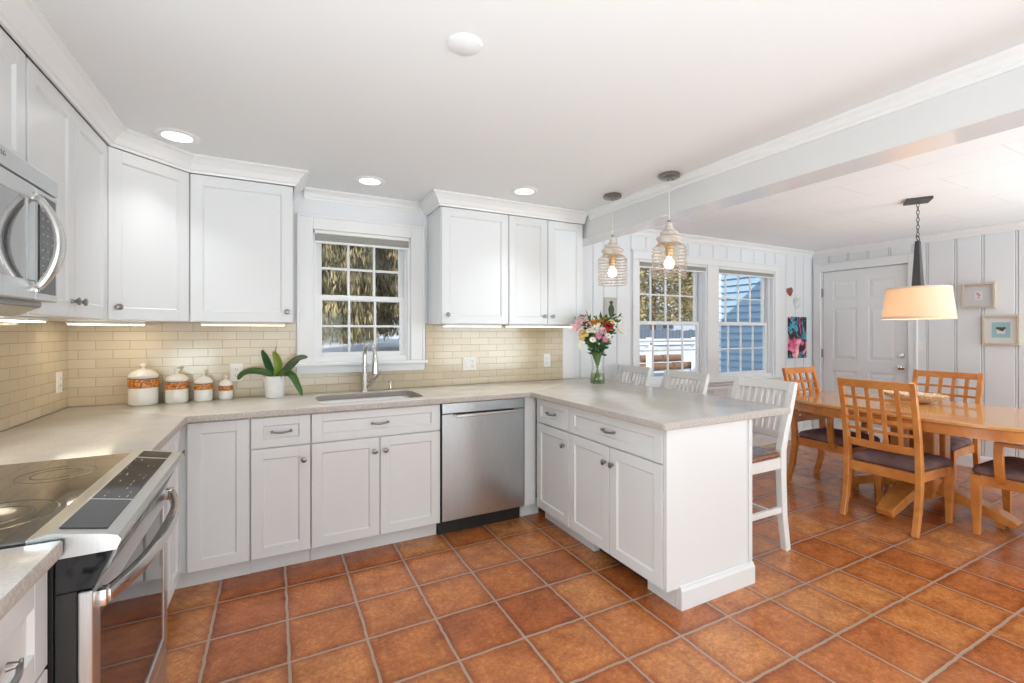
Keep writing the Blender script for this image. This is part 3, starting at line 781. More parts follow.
# near left: drawers
base_cab('white drawer cabinet in the foreground, near side of the range', (FL+0.018, -2.192-0.42, 0), PI/2, 0.418,
         [('drawer', 0, 0.418, 0.668, 0.868, ('p', 0.21, 0.765)), ('drawer', 0, 0.418, 0.39, 0.660, ('p', 0.21, 0.56)), ('drawer', 0, 0.418, 0.106, 0.382, ('p', 0.21, 0.28))], depth=0.60)
# peninsula cabinets
base_cab('narrow white peninsula cabinet next to the dishwasher corner', (FP, -0.630, 0), -PI/2, 0.422,
         [('drawer', 0.02, 0.422, ZD0, ZD1, ('p', 0.221, 0.788)), ('door', 0.02, 0.422, ZB0, ZB1, ('k', 0.37, 0.61))], depth=0.562)
W_ = 1.838-1.052
b = nb()
box(b, 0.0015, 0.0, 0.104, W_-0.0015, 0.562, CT-TH-0.001); box(b, 0.0015, 0.065, 0.0, 0.15, 0.562, 0.104); box(b, 0.15, 0.12, 0.0, 0.60, 0.562, 0.104); box(b, 0.60, 0.065, 0.0, W_-0.0015, 0.562, 0.104)
t = base_cab('wide white peninsula cabinet with long drawer over two doors', (FP, -1.052, 0), -PI/2, W_,
             [('drawer', 0, W_, ZD0, ZD1, ('p', W_/2, 0.788)), ('door', 0, W_/2, ZB0, ZB1, ('k', W_/2-0.032, 0.61)), ('door', W_/2, W_, ZB0, ZB1, ('k', W_/2+0.032, 0.61))], depth=0.562, body=b)
b = nb(); box(b, 0.15, 0.105, 0.0, 0.60, 0.12, 0.100)
for k in range(22): box(b, 0.16+k*0.02, 0.100, 0.01, 0.168+k*0.02, 0.106, 0.095)
obj('toe_vent', b, 'toe_brown', t)['label'] = 'dark brown vent in the toe recess'
# end panel with baseboard
t = thing('peninsula_end_panel', 'flat white panel with baseboard closing the peninsula end', 'panel', (0, 0, 0))
b = nb()
poly = [(2.688, 0.104), (2.769, 0.104), (2.769, 0.0), (3.296, 0.0), (3.296, CT-TH-0.001), (2.688, CT-TH-0.001)]
v1 = [b.verts.new((x, -1.8395, z)) for x, z in poly]; v2 = [b.verts.new((x, -1.860, z)) for x, z in poly]
b.faces.new(v1); b.faces.new(v2[::-1])
for i in range(6): b.faces.new((v1[i], v1[(i+1) % 6], v2[(i+1) % 6], v2[i]))
obj('end_board', b, 'cab_white', t)
b = nb(); box(b, 3.272, -0.02, 0.0, 3.296, -1.8385, CT-TH-0.001); obj('back_board', b, 'cab_white', t)
b = nb(); box(b, 3.276, -1.868, 0.115, 3.302, -1.861, CT-TH-0.001, bev=0.001, seg=1); obj('corner_batten', b, 'cab_white', t)
b = nb()
sweep(b, [(2.769, -1.60), (2.769, -1.862), (3.312, -1.862), (3.312, -0.02)][::-1][::-1], [(0.0, 0.0), (-0.0, 0.0)][:1]*0 + [(0, 0), (0.014, 0), (0.014, 0.098), (0.009, 0.112), (0.004, 0.118), (0, 0.122)]) if False else None
pr = [(0, 0.001), (0.014, 0.001), (0.014, 0.090), (0.009, 0.104), (0.008, 0.112), (0, 0.116)]
sweep(b, [(2.769, -1.8625), (3.2985, -1.8625), (3.2985, -0.02)], pr)
obj('base_moulding', b, 'cab_white', t)

# ------------------------------------------------------------------ worktops
def slab(bm, poly, holes=(), zt=CT, th=TH, e=0.006):
    """polygon CCW; rounded edge; optional hole polygons CCW"""
    lv = [(offset_poly(poly, e*0.6), zt-th), (poly, zt-th+e*0.6), (poly, zt-e), (offset_poly(poly, e*0.3), zt-e*0.3), (offset_poly(poly, e), zt)]
    R_ = loops_solid(bm, lv, cap0=False, cap1=False)
    hr = []
    for h in holes:
        hv = [(h, zt-th), (h, zt-0.003), (offset_poly(h, -0.003), zt)]
        hr.append(loops_solid(bm, hv, cap0=False, cap1=False))
    for lvl in (0, -1):
        ed = []
        for ring in [R_[lvl]] + [q_[lvl] for q_ in hr]:
            for i in range(len(ring)):
                e_ = bm.edges.get((ring[i], ring[(i+1) % len(ring)])) or bm.edges.new((ring[i], ring[(i+1) % len(ring)]))
                ed.append(e_)
        bmesh.ops.triangle_fill(bm, use_beauty=True, edges=ed)
def edge_stone(o):
    o.data.materials.append(M['quartz_edge'])
    for p in o.data.polygons:
        if abs(p.normal.z) < 0.75: p.material_index = 1
    return o
CX = 0.650; CY = -0.657; PX0 = 2.638; PX1 = 3.620; PY = -1.893
outline = [(0.012, -0.012), (0.012, -1.418), (CX, -1.418), (CX, CY), (PX0, CY), (PX0, PY), (PX1, PY), (PX1, -0.012)]
outline = rounded(outline, [0, 0, 0.004, 0.012, 0.02, 0.025, 0.04, 0])
SH = rounded([(1.275, -0.545), (1.915, -0.545), (1.915, -0.155), (1.275, -0.155)], 0.09, 8)
b = nb(); slab(b, outline, [SH])
tag(edge_stone(obj('worktop', b, 'quartz', smooth=True, angle=35)), 'beige quartz worktop running around corner and over the peninsula', 'countertop')
b = nb(); slab(b, [(0.012, -2.62), (CX+0.008, -2.62), (CX+0.008, -2.192), (0.012, -2.192)])
tag(edge_stone(obj('worktop', b, 'quartz', smooth=True, angle=35)), 'short beige quartz worktop in the foreground, near side of the range', 'countertop')
# sink
t = thing('sink', 'undermount stainless steel sink below the kitchen window', 'sink', (0, 0, 0))
b = nb()
S0 = offset_poly(SH, -0.012); S1 = offset_poly(SH, -0.004); S2 = offset_poly(SH, 0.004); S3 = offset_poly(SH, 0.03)
loops_solid(b, [(S0, CT-TH-0.002), (S1, CT-TH-0.002), (S2, CT-TH-0.02), (S2, 0.72), (offset_poly(SH, 0.012), 0.70), (S3, 0.695)], cap0=False, cap1=True)
obj('basin', b, 'steel', t, smooth=True, angle=50)
b = nb(); lathe(b, [(0, 0.004), (0.03, 0.003), (0.042, 0.004), (0.045, 0.001), (0.045, 0)], 24, c=(1.60, -0.30, 0.6955)); obj('drain', b, 'chrome', t, smooth=True)
# faucet
t = thing('faucet', 'tall pull-down gooseneck faucet behind the sink', 'faucet', (1.607, -0.085, CT))
b = nb(); lathe(b, [(0, 0), (0.026, 0), (0.026, 0.006), (0.021, 0.012), (0.021, 0.125), (0.018, 0.135), (0, 0.136)], 24); obj('base', b, 'brushed', t, smooth=True)
pts = [(0, 0, 0.125), (0, 0, 0.26)]
dx, dy = 0.30, -0.95
for k in range(13):
    a = PI*k/12; pts.append((dx*0.075*(1-math.cos(a)), dy*0.075*(1-math.cos(a)), 0.26+0.075*math.sin(a)))
pts.append((pts[-1][0], pts[-1][1], 0.24))
ex, ey = pts[-1][0], pts[-1][1]
b = nb(); tube(b, pts, 0.0145, 14); obj('spout', b, 'brushed', t, smooth=True)
b = nb(); tube(b, [(ex, ey, 0.245), (ex, ey, 0.235), (ex, ey, 0.20), (ex, ey, 0.135), (ex, ey, 0.13)], [0.016, 0.020, 0.020, 0.024, 0.019], 16); obj('spray_head', b, 'brushed', t, smooth=True)
b = nb(); tube(b, [(0.0, -0.0, 0.045), (0.03, -0.01, 0.055)], 0.015, 14); tube(b, [(0.022, -0.01, 0.04), (0.055, -0.03, 0.085), (0.085, -0.05, 0.125), (0.098, -0.06, 0.145)], [0.016, 0.013, 0.012, 0.008], 12)
obj('lever', b, 'brushed', t, smooth=True)
t = thing('soap_dispenser', 'small metal soap pump right of the faucet', 'soap dispenser', (1.79, -0.075, CT))
b = nb(); lathe(b, [(0, 0), (0.02, 0), (0.02, 0.004), (0.011, 0.01), (0.009, 0.04), (0.0, 0.042)], 18); obj('collar', b, 'brushed', t, smooth=True)
b = nb(); tube(b, [(0, 0, 0.04), (0, 0, 0.052)], 0.006, 10); lathe(b, [(0, 0.05), (0.014, 0.05), (0.014, 0.062), (0, 0.066)], 16); tube(b, [(0, 0, 0.057), (-0.018, -0.045, 0.054), (-0.02, -0.05, 0.046)], 0.005, 8)
obj('pump_head', b, 'brushed', t, smooth=True)

# ------------------------------------------------------------------ upper cabinets
def upper(label, loc, rotz, w, fronts, z0=UB, z1=UT, depth=UD-0.019-0.012):
    t = thing('wall_cabinet', label, 'cabinet', loc, rotz, 'white wall cabinets')
    b = nb(); box(b, 0.001, 0, z0, w-0.001, depth, z1-0.001); obj('body', b, 'cab_white', t)
    for (x0, x1, kx) in fronts:
        b = nb(); shaker(b, x0+G, x1-G, z0+0.002, z1-0.006, rail=0.060)
        o = obj('door', b, 'cab_white', t)
        if kx is not None: knob(o, kx, z0+0.065)
    return t
FU = -(UD-0.019)
upper('white wall cabinet above the microwave', (-FU, -2.185, 0), PI/2, 0.762, [(0, 0.381, None), (0.381, 0.762, None)], z0=1.832)
upper('white double door wall cabinet between microwave and corner', (-FU, -1.415, 0), PI/2, 0.80, [(0, 0.395, 0.36), (0.395, 0.80, 0.43)])
# diagonal corner
t = thing('corner_wall_cabinet', 'white diagonal wall cabinet in the corner beside the range wall', 'cabinet', (0, 0, 0), 0, 'white wall cabinets')
b = nb(); q0 = -FU
q1 = 0.61
pl = [(0.012, -0.012), (0.012, -q1), (q0, -q1), (q1, -q0), (q1, -0.012)]
loops_solid(b, [(pl, UB), (pl, UT-0.001)]); obj('body', b, 'cab_white', t)
dl = math.hypot(q1-q0, q1-q0)
b = nb(); shaker(b, 0.010, dl-0.010, UB+0.002, UT-0.006, rail=0.060)
o = obj('door', b, 'cab_white', t, loc=(q0, -q1, 0), rotz=PI/4); knob(o, 0.045, UB+0.065)
upper('white single door wall cabinet left of the sink window', (0.613, FU, 0), 0, 1.143-0.613, [(0.004, 0.528, 0.495)])
upper('white single door wall cabinet just right of the sink window', (2.0885, FU, 0), 0, 0.5385, [(0.002, 0.5385, 0.045)])
upper('white double door wall cabinet ending at the ceiling beam', (2.627, FU, 0), 0, 0.692, [(0, 0.349, 0.31), (0.349, 0.692, 0.388)])
# under cabinet light strips
def strip(label, x0, x1, y0, y1, rotz=0, loc=(0, 0, 0), m_='strip_led'):
    t = thing('cabinet_light_strip', label, 'light', loc, rotz, 'under cabinet lights')
    b = nb(); box(b, x0, y0, UB-0.016, x1, y1, UB-0.0005, bev=0.003, seg=1); obj('housing', b, 'plate_white', t)
    b = nb(); box(b, x0+0.006, y0+0.006, UB-0.020, x1-0.006, y1-0.006, UB-0.0155); obj('diffuser', b, m_, t)
strip('light strip under the wall cabinet left of the sink window', 0.66, 1.10, -0.27, -0.20)
strip('light strip under the wall cabinet just right of the sink window', 2.14, 2.60, -0.27, -0.20)
strip('light strip under the wall cabinet next to the beam', 2.66, 3.28, -0.27, -0.20)
strip('light strip under the diagonal corner cabinet', -0.17, 0.17, -0.035, 0.035, PI/4, (0.24, -0.24, 0), 'strip_led_bright')
strip('light strip under the wall cabinet by the microwave', 0.0, 0.33, -0.035, 0.035, PI/2, (0.235, -1.40, 0), 'strip_led_bright')

# ------------------------------------------------------------------ microwave
t = thing('microwave', 'stainless over-the-range microwave with bowed handle', 'microwave', (0.012, -2.183, 1.415))
b = nb(); box(b, 0, 0, 0.0, 0.36, 0.756, 0.413, bev=0.004, seg=1); obj('body', b, 'steel_dark', t)
b = nb()
hexa(b, [(0.02, 0.02, -0.03), (0.30, 0.02, -0.03), (0.30, 0.736, -0.03), (0.02, 0.736, -0.03), (0.01, 0.005, 0.0), (0.355, 0.005, 0.0), (0.355, 0.75, 0.0), (0.01, 0.75, 0.0)]); obj('underside_vent', b, 'steel', t)
b = nb(); box(b, 0.361, 0.0, 0.36, 0.400, 0.756, 0.413, bev=0.005, seg=2); obj('top_vent_band', b, 'steel', t)
b = nb()
box(b, 0.361, 0.0, 0.018, 0.398, 0.60, 0.075, bev=0.003, seg=1); box(b, 0.361, 0.0, 0.31, 0.398, 0.60, 0.357, bev=0.003, seg=1)
box(b, 0.361, 0.0, 0.075, 0.398, 0.06, 0.31); box(b, 0.361, 0.555, 0.075, 0.398, 0.60, 0.31)
d_ = obj('microwave_door', b, 'steel', t)
b = nb(); box(b, 0.38, 0.06, 0.075, 0.394, 0.555, 0.31); obj('door_glass', b, 'micro_glass', d_)
b = nb(); box(b, 0.361, 0.603, 0.018, 0.397, 0.756, 0.357, bev=0.003, seg=1); cpn = obj('side_frame', b, 'steel', t)
b = nb(); box(b, 0.397, 0.622, 0.040, 0.3995, 0.736, 0.340); obj('keypad', b, 'black_gloss', cpn)
b = nb()
for r in range(9):
    for c_ in range(3): box(b, 0.3995, 0.640+c_*0.034, 0.10+r*0.024, 0.4000, 0.650+c_*0.034, 0.104+r*0.024)
obj('key_marks', b, 'ctrl_mark', cpn)
b = nb(); pts = []
for k in range(15):
    s = -1+k/7; pts.append((0.398+0.008+0.050*(1-s*s), 0.588, 0.188+s*0.138))
bar(b, pts, [0.024+0.026*(1-abs(-1+k/7)**2) for k in range(15)], 0.018, side=(0, 1, 0), bev=0.006)
for s in (-1, 1): box(b, 0.396, 0.580, 0.188+s*0.136-0.012, 0.410, 0.597, 0.188+s*0.136+0.012, bev=0.003)
obj('door_handle', b, 'brushed', d_, smooth=True)
b = nb(); lathe(b, [(0.006, 0), (0.0085, 0), (0.0085, 0.0012), (0.006, 0.0012), (0.006, 0)], 20, mtx=Matrix.Translation((0.400, 0.385, 0.392)) @ Matrix.Rotation(PI/2, 4, 'Y'))
box(b, 0.400, 0.400, 0.386, 0.4012, 0.402, 0.398); box(b, 0.400, 0.402, 0.386, 0.4012, 0.408, 0.388); box(b, 0.400, 0.412, 0.386, 0.4012, 0.421, 0.388); box(b, 0.400, 0.412, 0.388, 0.4012, 0.414, 0.396); box(b, 0.400, 0.412, 0.396, 0.4012, 0.421, 0.398); box(b, 0.400, 0.419, 0.388, 0.4012, 0.421, 0.392)
obj('emblem', b, 'steel_dark', t)

# ------------------------------------------------------------------ range
t = thing('range', 'stainless slide-in range with black glass cooktop', 'stove', (0.0, -2.185, 0))
RW = 0.762
b = nb(); box(b, 0.02, 0.003, 0.02, 0.640, RW-0.003, 0.898); obj('body', b, 'black_plastic', t)
b = nb(); box(b, 0.014, 0.001, 0.899, 0.636, RW-0.001, 0.918, bev=0.003, seg=1); ck = obj('cooktop', b, 'cooktop', t)
b = nb()
for (x, y, r) in ((0.20, 0.20, 0.085), (0.20, 0.56, 0.11), (0.47, 0.20, 0.11), (0.47, 0.56, 0.085), (0.33, 0.38, 0.05)):
    for rr in (r, r*0.62): lathe(b, [(rr, 0.9184), (rr+0.0025, 0.9186), (rr+0.005, 0.9184)], 48, c=(x, y, 0))
obj('burner_rings', b, 'cook_ring', ck)
# sloping control console, profile swept along y
b = nb()
def prof_solid(bm, prof, y0, y1, bev=0.0):
    v1 = [bm.verts.new((x, y0, z)) for x, z in prof]; v2 = [bm.verts.new((x, y1, z)) for x, z in prof]
    bm.faces.new(v1); bm.faces.new(v2[::-1])
    for i in range(len(prof)): bm.faces.new((v1[i], v1[(i+1) % len(prof)], v2[(i+1) % len(prof)], v2[i]))
    if bev: bmesh.ops.bevel(bm, geom=[e for v in v1+v2 for e in v.link_edges if e.is_valid], offset=bev, segments=2, affect='EDGES')
prof_solid(b, [(0.600, 0.870), (0.600, 0.9195), (0.634, 0.9255), (0.724, 0.9085), (0.744, 0.902), (0.750, 0.892), (0.742, 0.872)], 0.0, RW)
con = obj('control_console', b, 'steel', t)
b = nb()
def slope_z(x): return 0.9285-(x-0.634)*0.0909 if x < 0.70 else 0.9225-(x-0.70)*0.357
hexa(b, [(0.640, 0.030, 0.920), (0.720, 0.030, 0.905), (0.720, RW-0.030, 0.905), (0.640, RW-0.030, 0.920),
         (0.640, 0.030, 0.9265), (0.720, 0.030, 0.9115), (0.720, RW-0.030, 0.9115), (0.640, RW-0.030, 0.9265)], bev=0.0008); gp = obj('touch_panel', b, 'black_gloss', con)
b = nb()
rr = random.Random(4)
sl = (0.9115-0.9265)/0.080
for r_ in range(5):
    for c_ in range(12):
        if rr.random() < 0.45 or r_ == 2: continue
        x = 0.645+r_*0.015; y = 0.235+c_*0.033; L = rr.choice((0.006, 0.012, 0.016)); z = 0.9265+(x-0.640)*sl
        box(b, x, y, z+0.0001, x+0.0018, y+L, z+0.0005)
obj('touch_marks', b, 'ctrl_mark', gp)['kind'] = 'stuff'
for y_ in (0.215, RW-0.125):
    b = nb(); hexa(b, [(0.638, y_, 0.920), (0.722, y_, 0.905), (0.722, y_+0.004, 0.905), (0.638, y_+0.004, 0.920), (0.638, y_, 0.9280), (0.722, y_, 0.9122), (0.722, y_+0.004, 0.9122), (0.638, y_+0.004, 0.9280)]); obj('divider_strip', b, 'steel', gp)
# glass end pieces of console
b = nb(); box(b, 0.641, 0.004, 0.10, 0.676, RW-0.004, 0.795, bev=0.002, seg=1); obj('door_core', b, 'black_plastic', t)
b = nb()
# steel door face: ring around window, front at x=.702
X0, X1 = 0.677, 0.702
box(b, X0, 0.004, 0.225, X1, 0.055, 0.792, bev=0.004); box(b, X0, RW-0.055, 0.225, X1, RW-0.004, 0.792, bev=0.004)
box(b, X0, 0.055, 0.225, X1, RW-0.055, 0.275, bev=0.003); box(b, X0, 0.055, 0.735, X1, RW-0.055, 0.792, bev=0.003)
od = obj('oven_door', b, 'steel', t)
b = nb(); box(b, X0+0.004, 0.05, 0.27, X1-0.004, RW-0.05, 0.74); obj('door_glass', b, 'oven_glass', od)
b = nb(); pts = []
for k in range(17):
    s = -1+k/8; pts.append((0.716+0.048*(1-abs(s)**2.6), RW/2+s*0.352, 0.765+0.0*(s)))
bar(b, pts, 0.022, 0.030, side=(1, 0, 0.0), bev=0.004)
for s in (-1, 1): box(b, X1-0.004, RW/2+s*0.352-0.014, 0.748, X1+0.020, RW/2+s*0.352+0.014, 0.784, bev=0.003)
obj('door_handle', b, 'brushed', od, smooth=True)
b = nb(); prof_solid(b, [(0.642, 0.797), (0.642, 0.869), (0.735, 0.869), (0.704, 0.797)], 0.006, RW-0.006); hv = obj('vent_band', b, 'black_gloss', t)
b = nb()
for k in range(6):
    y0 = 0.07+k*0.105
    hexa(b, [(0.7092, y0, 0.808), (0.7112, y0, 0.808), (0.7112, y0+0.085, 0.808), (0.7092, y0+0.085, 0.808), (0.7255, y0, 0.848), (0.7285, y0, 0.848), (0.7285, y0+0.085, 0.848), (0.7255, y0+0.085, 0.848)])
obj('vent_frames', b, 'steel_dark', hv)
b = nb(); box(b, 0.645, 0.004, 0.055, 0.700, RW-0.004, 0.218, bev=0.005); obj('storage_drawer', b, 'steel', t)
b = nb(); box(b, 0.58, 0.02, 0.0, 0.62, RW-0.02, 0.052); obj('kick_plate', b, 'black_plastic', t)

# ------------------------------------------------------------------ canisters
def canister(label, x, y, r, h, hl):
    t = thing('canister', label, 'canister', (x, y, CT), 0, 'lidded canisters by the backsplash')
    b = nb(); lathe(b, [(0, 0), (r*0.90, 0), (r*0.97, 0.004), (r, 0.012), (r*1.0, h*0.58), (r*0.985, h*0.59), (r*0.985, h*0.9), (r, h*0.91), (r, h*0.955), (r*0.96, h*0.97), (0, h*0.97)], 40); obj('body', b, 'ceramic', t, smooth=True)
    b = nb(); lathe(b, [(r*0.985, h*0.60), (r*1.012, h*0.61), (r*1.018, h*0.75), (r*1.012, h*0.89), (r*0.985, h*0.90)], 40); obj('band', b, 'ceramic_band', t, smooth=True)
    b = nb(); lathe(b, [(r*0.99, h*0.905), (r*1.008, h*0.905), (r*1.008, h*0.935), (r*0.99, h*0.935)], 40); obj('rim_line', b, 'ceramic_dark', t, smooth=True)
    b = nb(); k = hl-h
    lathe(b, [(r*0.5, h*0.965), (r*1.03, h*0.97), (r*1.05, h*0.97+k*0.08), (r*0.98, h+k*0.12), (r*0.80, h+k*0.33), (r*0.45, h+k*0.50), (r*0.14, h+k*0.56), (r*0.11, h+k*0.68), (r*0.24, h+k*0.82), (r*0.25, h+k*0.9), (r*0.15, h+k*0.99), (0, h+k)], 40)
    obj('lid', b, 'ceramic', t, smooth=True)
canister('largest lidded white canister, orange marbled band, at the left end of the row', 0.362, -0.092, 0.071, 0.166, 0.240)
canister('second largest lidded white canister with orange marbled band', 0.520, -0.085, 0.058, 0.136, 0.206)
canister('medium small lidded white canister between the second largest and the smallest', 0.652, -0.078, 0.0495, 0.116, 0.180)
canister('smallest lidded white canister, next to the wall outlet and plant', 0.768, -0.068, 0.039, 0.092, 0.150)

# ------------------------------------------------------------------ orchid plant
t = thing('potted_orchid', 'leafy orchid without blooms in a white textured pot', 'plant', (1.040, -0.135, CT))
b = nb(); lathe(b, [(0, 0), (0.046, 0), (0.052, 0.004), (0.067, 0.138), (0.063, 0.140), (0.058, 0.128), (0, 0.126)], 36); obj('pot', b, 'pot_white', t, smooth=True)
b = nb(); lathe(b, [(0.0585, 0.127), (0.03, 0.131), (0, 0.132)], 20); obj('potting_bark', b, 'soil', t, smooth=True)
rt = Vector((0.888, -0.459, 0)); bk = Vector((0.459, 0.888, 0))
def leaf(mt, ctrl, wid, up=(0, 0, 1), fold=0.25):
    """ctrl: list of (right, depth, z) points in the picture's sense; width list"""
    P = [rt*a + bk*d_ + Vector((0, 0, z)) for a, d_, z in ctrl]
    # catmull-rom sampling
    S = []
    ext = [P[0]*2-P[1]] + P + [P[-1]*2-P[-2]]
    for i in range(1, len(ext)-2):
        for k in range(6):
            u = k/6; a, b_, c_, d_ = ext[i-1], ext[i], ext[i+1], ext[i+2]
            S.append(0.5*((2*b_)+(-a+c_)*u+(2*a-5*b_+4*c_-d_)*u*u+(-a+3*b_-3*c_+d_)*u**3))
    S.append(P[-1]); N = len(S); b = nb(); rows = []
    for i, p in enumerate(S):
        u = i/(N-1); w = wid*math.sin(PI*min(1, max(0.0, 0.12+0.86*u)))**0.55*(1 if u < 0.97 else 0.55)
        tn = (S[min(i+1, N-1)]-S[max(0, i-1)]).normalized(); s = tn.cross(Vector(up)).normalized(); nrm = s.cross(tn)
        rows.append([b.verts.new(p+s*w*q_/2+nrm*abs(q_)*w*fold*0.5) for q_ in (-1, -0.55, 0, 0.55, 1)])
    for A, B in zip(rows, rows[1:]):
        for j in range(4): b.faces.new((A[j], A[j+1], B[j+1], B[j]))
    bmesh.ops.solidify(b, geom=b.faces[:], thickness=0.0022)
    return obj('leaf', b, mt, t, smooth=True, angle=60)
leaf('leaf_mid', [(0.0, 0, 0.13), (-0.045, -0.03, 0.160), (-0.11, -0.05, 0.172), (-0.165, -0.06, 0.158), (-0.195, -0.07, 0.122)], 0.058, up=(0.1, -0.65, 0.75))
leaf('leaf_dark', [(0.0, 0.0, 0.13), (-0.03, 0.0, 0.19), (-0.06, 0.01, 0.25), (-0.092, 0.02, 0.305)], 0.046, up=(-0.4, -1, 0.2))
leaf('leaf_yellow', [(0.01, 0.0, 0.13), (0.026, 0.0, 0.19), (0.018, 0.0, 0.245), (-0.014, 0.01, 0.295)], 0.052, up=(-0.3, -1, 0.0))
leaf('leaf_grey', [(0.01, 0.0, 0.13), (0.07, -0.02, 0.165), (0.13, -0.05, 0.215), (0.19, -0.06, 0.255), (0.245, -0.07, 0.262)], 0.058, up=(-0.2, -0.8, 0.6))
leaf('leaf_mid', [(0.0, 0.02, 0.13), (0.05, 0.03, 0.16), (0.10, 0.03, 0.20), (0.165, 0.03, 0.265)], 0.036, up=(-0.2, -0.9, 0.4))
leaf('leaf_mid', [(0.02, -0.02, 0.13), (0.075, -0.03, 0.158), (0.135, -0.045, 0.145), (0.175, -0.055, 0.085), (0.205, -0.06, 0.020)], 0.044, up=(-0.2, -0.75, 0.5))
b = nb(); tube(b, [(0.0, 0, 0.125), (0.006, 0.0, 0.24), (0.008, -0.002, 0.325)], 0.003, 6); obj('flower_spike', b, 'stem_brown', t)['label'] = 'cut brown flower spike'

# ------------------------------------------------------------------ outlets and plates
def plate(label, loc, rotz, gangs, name='wall_outlet'):
    t = thing(name, label, 'outlet' if name == 'wall_outlet' else 'switch', loc, rotz)
    w = 0.070+0.046*(len(gangs)-1)
    b = nb(); box(b, -w/2, -0.006, -0.057, w/2, 0.0, 0.057, bev=0.003); obj('cover_plate', b, 'plate_white', t)
    for i, g in enumerate(gangs):
        cx = (i-(len(gangs)-1)/2)*0.046
        if g == 'o':
            for s in (-1, 1):
                b = nb(); box(b, cx-0.016, -0.009, s*0.020-0.014, cx+0.016, -0.006, s*0.020+0.014, bev=0.002, seg=1); so = obj('socket', b, 'plate_white', t)
                b = nb(); box(b, cx-0.007, -0.0096, s*0.02-0.003, cx-0.005, -0.009, s*0.02+0.007); box(b, cx+0.005, -0.0096, s*0.02-0.003, cx+0.007, -0.009, s*0.02+0.007); lathe(b, [(0, 0), (0.0025, 0)], 8, c=(0, 0, 0), mtx=Matrix.Translation((cx, -0.0094, s*0.02-0.008)) @ Matrix.Rotation(PI/2, 4, 'X'))
                obj('slot', b, 'dark_slot', so)
        elif g == 'r':
            b = nb(); box(b, cx-0.016, -0.010, -0.033, cx+0.016, -0.006, 0.033, bev=0.002, seg=1); obj('rocker', b, 'plate_white', t)
        else:
            b = nb(); box(b, cx-0.005, -0.016, -0.010, cx+0.005, -0.006, 0.010, bev=0.002, seg=1); obj('toggle', b, 'plate_white', t)
plate('white outlet on the tiled range wall near the corner', (0.010, -0.145, 1.066), PI/2, 'o')
plate('white outlet on the tile behind the smallest canister', (0.822, -0.010, 1.075), 0, 'o')
plate('white double plate with switch and outlet on tile right of the sink', (2.435, -0.010, 1.080), 0, 'ro')
plate('white outlet on the tile at the right end of the backsplash', (3.165, -0.010, 1.085), 0, 'o')
plate('small light switch plate on the panelled wall beside the entry door', (XE, -1.117, 1.17), -PI/2, 't', 'light_switch')

# ------------------------------------------------------------------ ceiling fixtures
def downlight(label, x, y):
    t = thing('recessed_light', label, 'light', (x, y, CZ), 0, 'recessed kitchen ceiling lights')
    b = nb(); lathe(b, [(0.062, -0.001), (0.064, -0.007), (0.086, -0.008), (0.094, -0.004), (0.096, 0.0)], 40); obj('trim_ring', b, 'trim_white', t, smooth=True)
    b = nb(); lathe(b, [(0, -0.004), (0.063, -0.004)], 32); obj('lens', b, 'led', t)
    d = lamp('lamp_glow', 'AREA', (0, 0, -0.014), 1.25, (0.97, 0.98, 0.97), 0.12, spread=1.5); d.data.shape = 'DISK'; d.parent = t
downlight('recessed ceiling light over the corner, nearest the diagonal cabinet', 0.610, -0.645)
downlight('recessed ceiling light in front of the sink window', 1.590, -0.385)
downlight('recessed ceiling light before the right-side wall cabinets', 2.585, -0.655)
b = nb(); lathe(b, [(0, -0.010), (0.054, -0.009), (0.058, -0.006), (0.060, 0.0)], 40, c=(1.618, -1.99, CZ)); tag(obj('ceiling_cover', b, 'ceil_white', smooth=True), 'blank round white cover in the middle of the kitchen ceiling', 'cover')

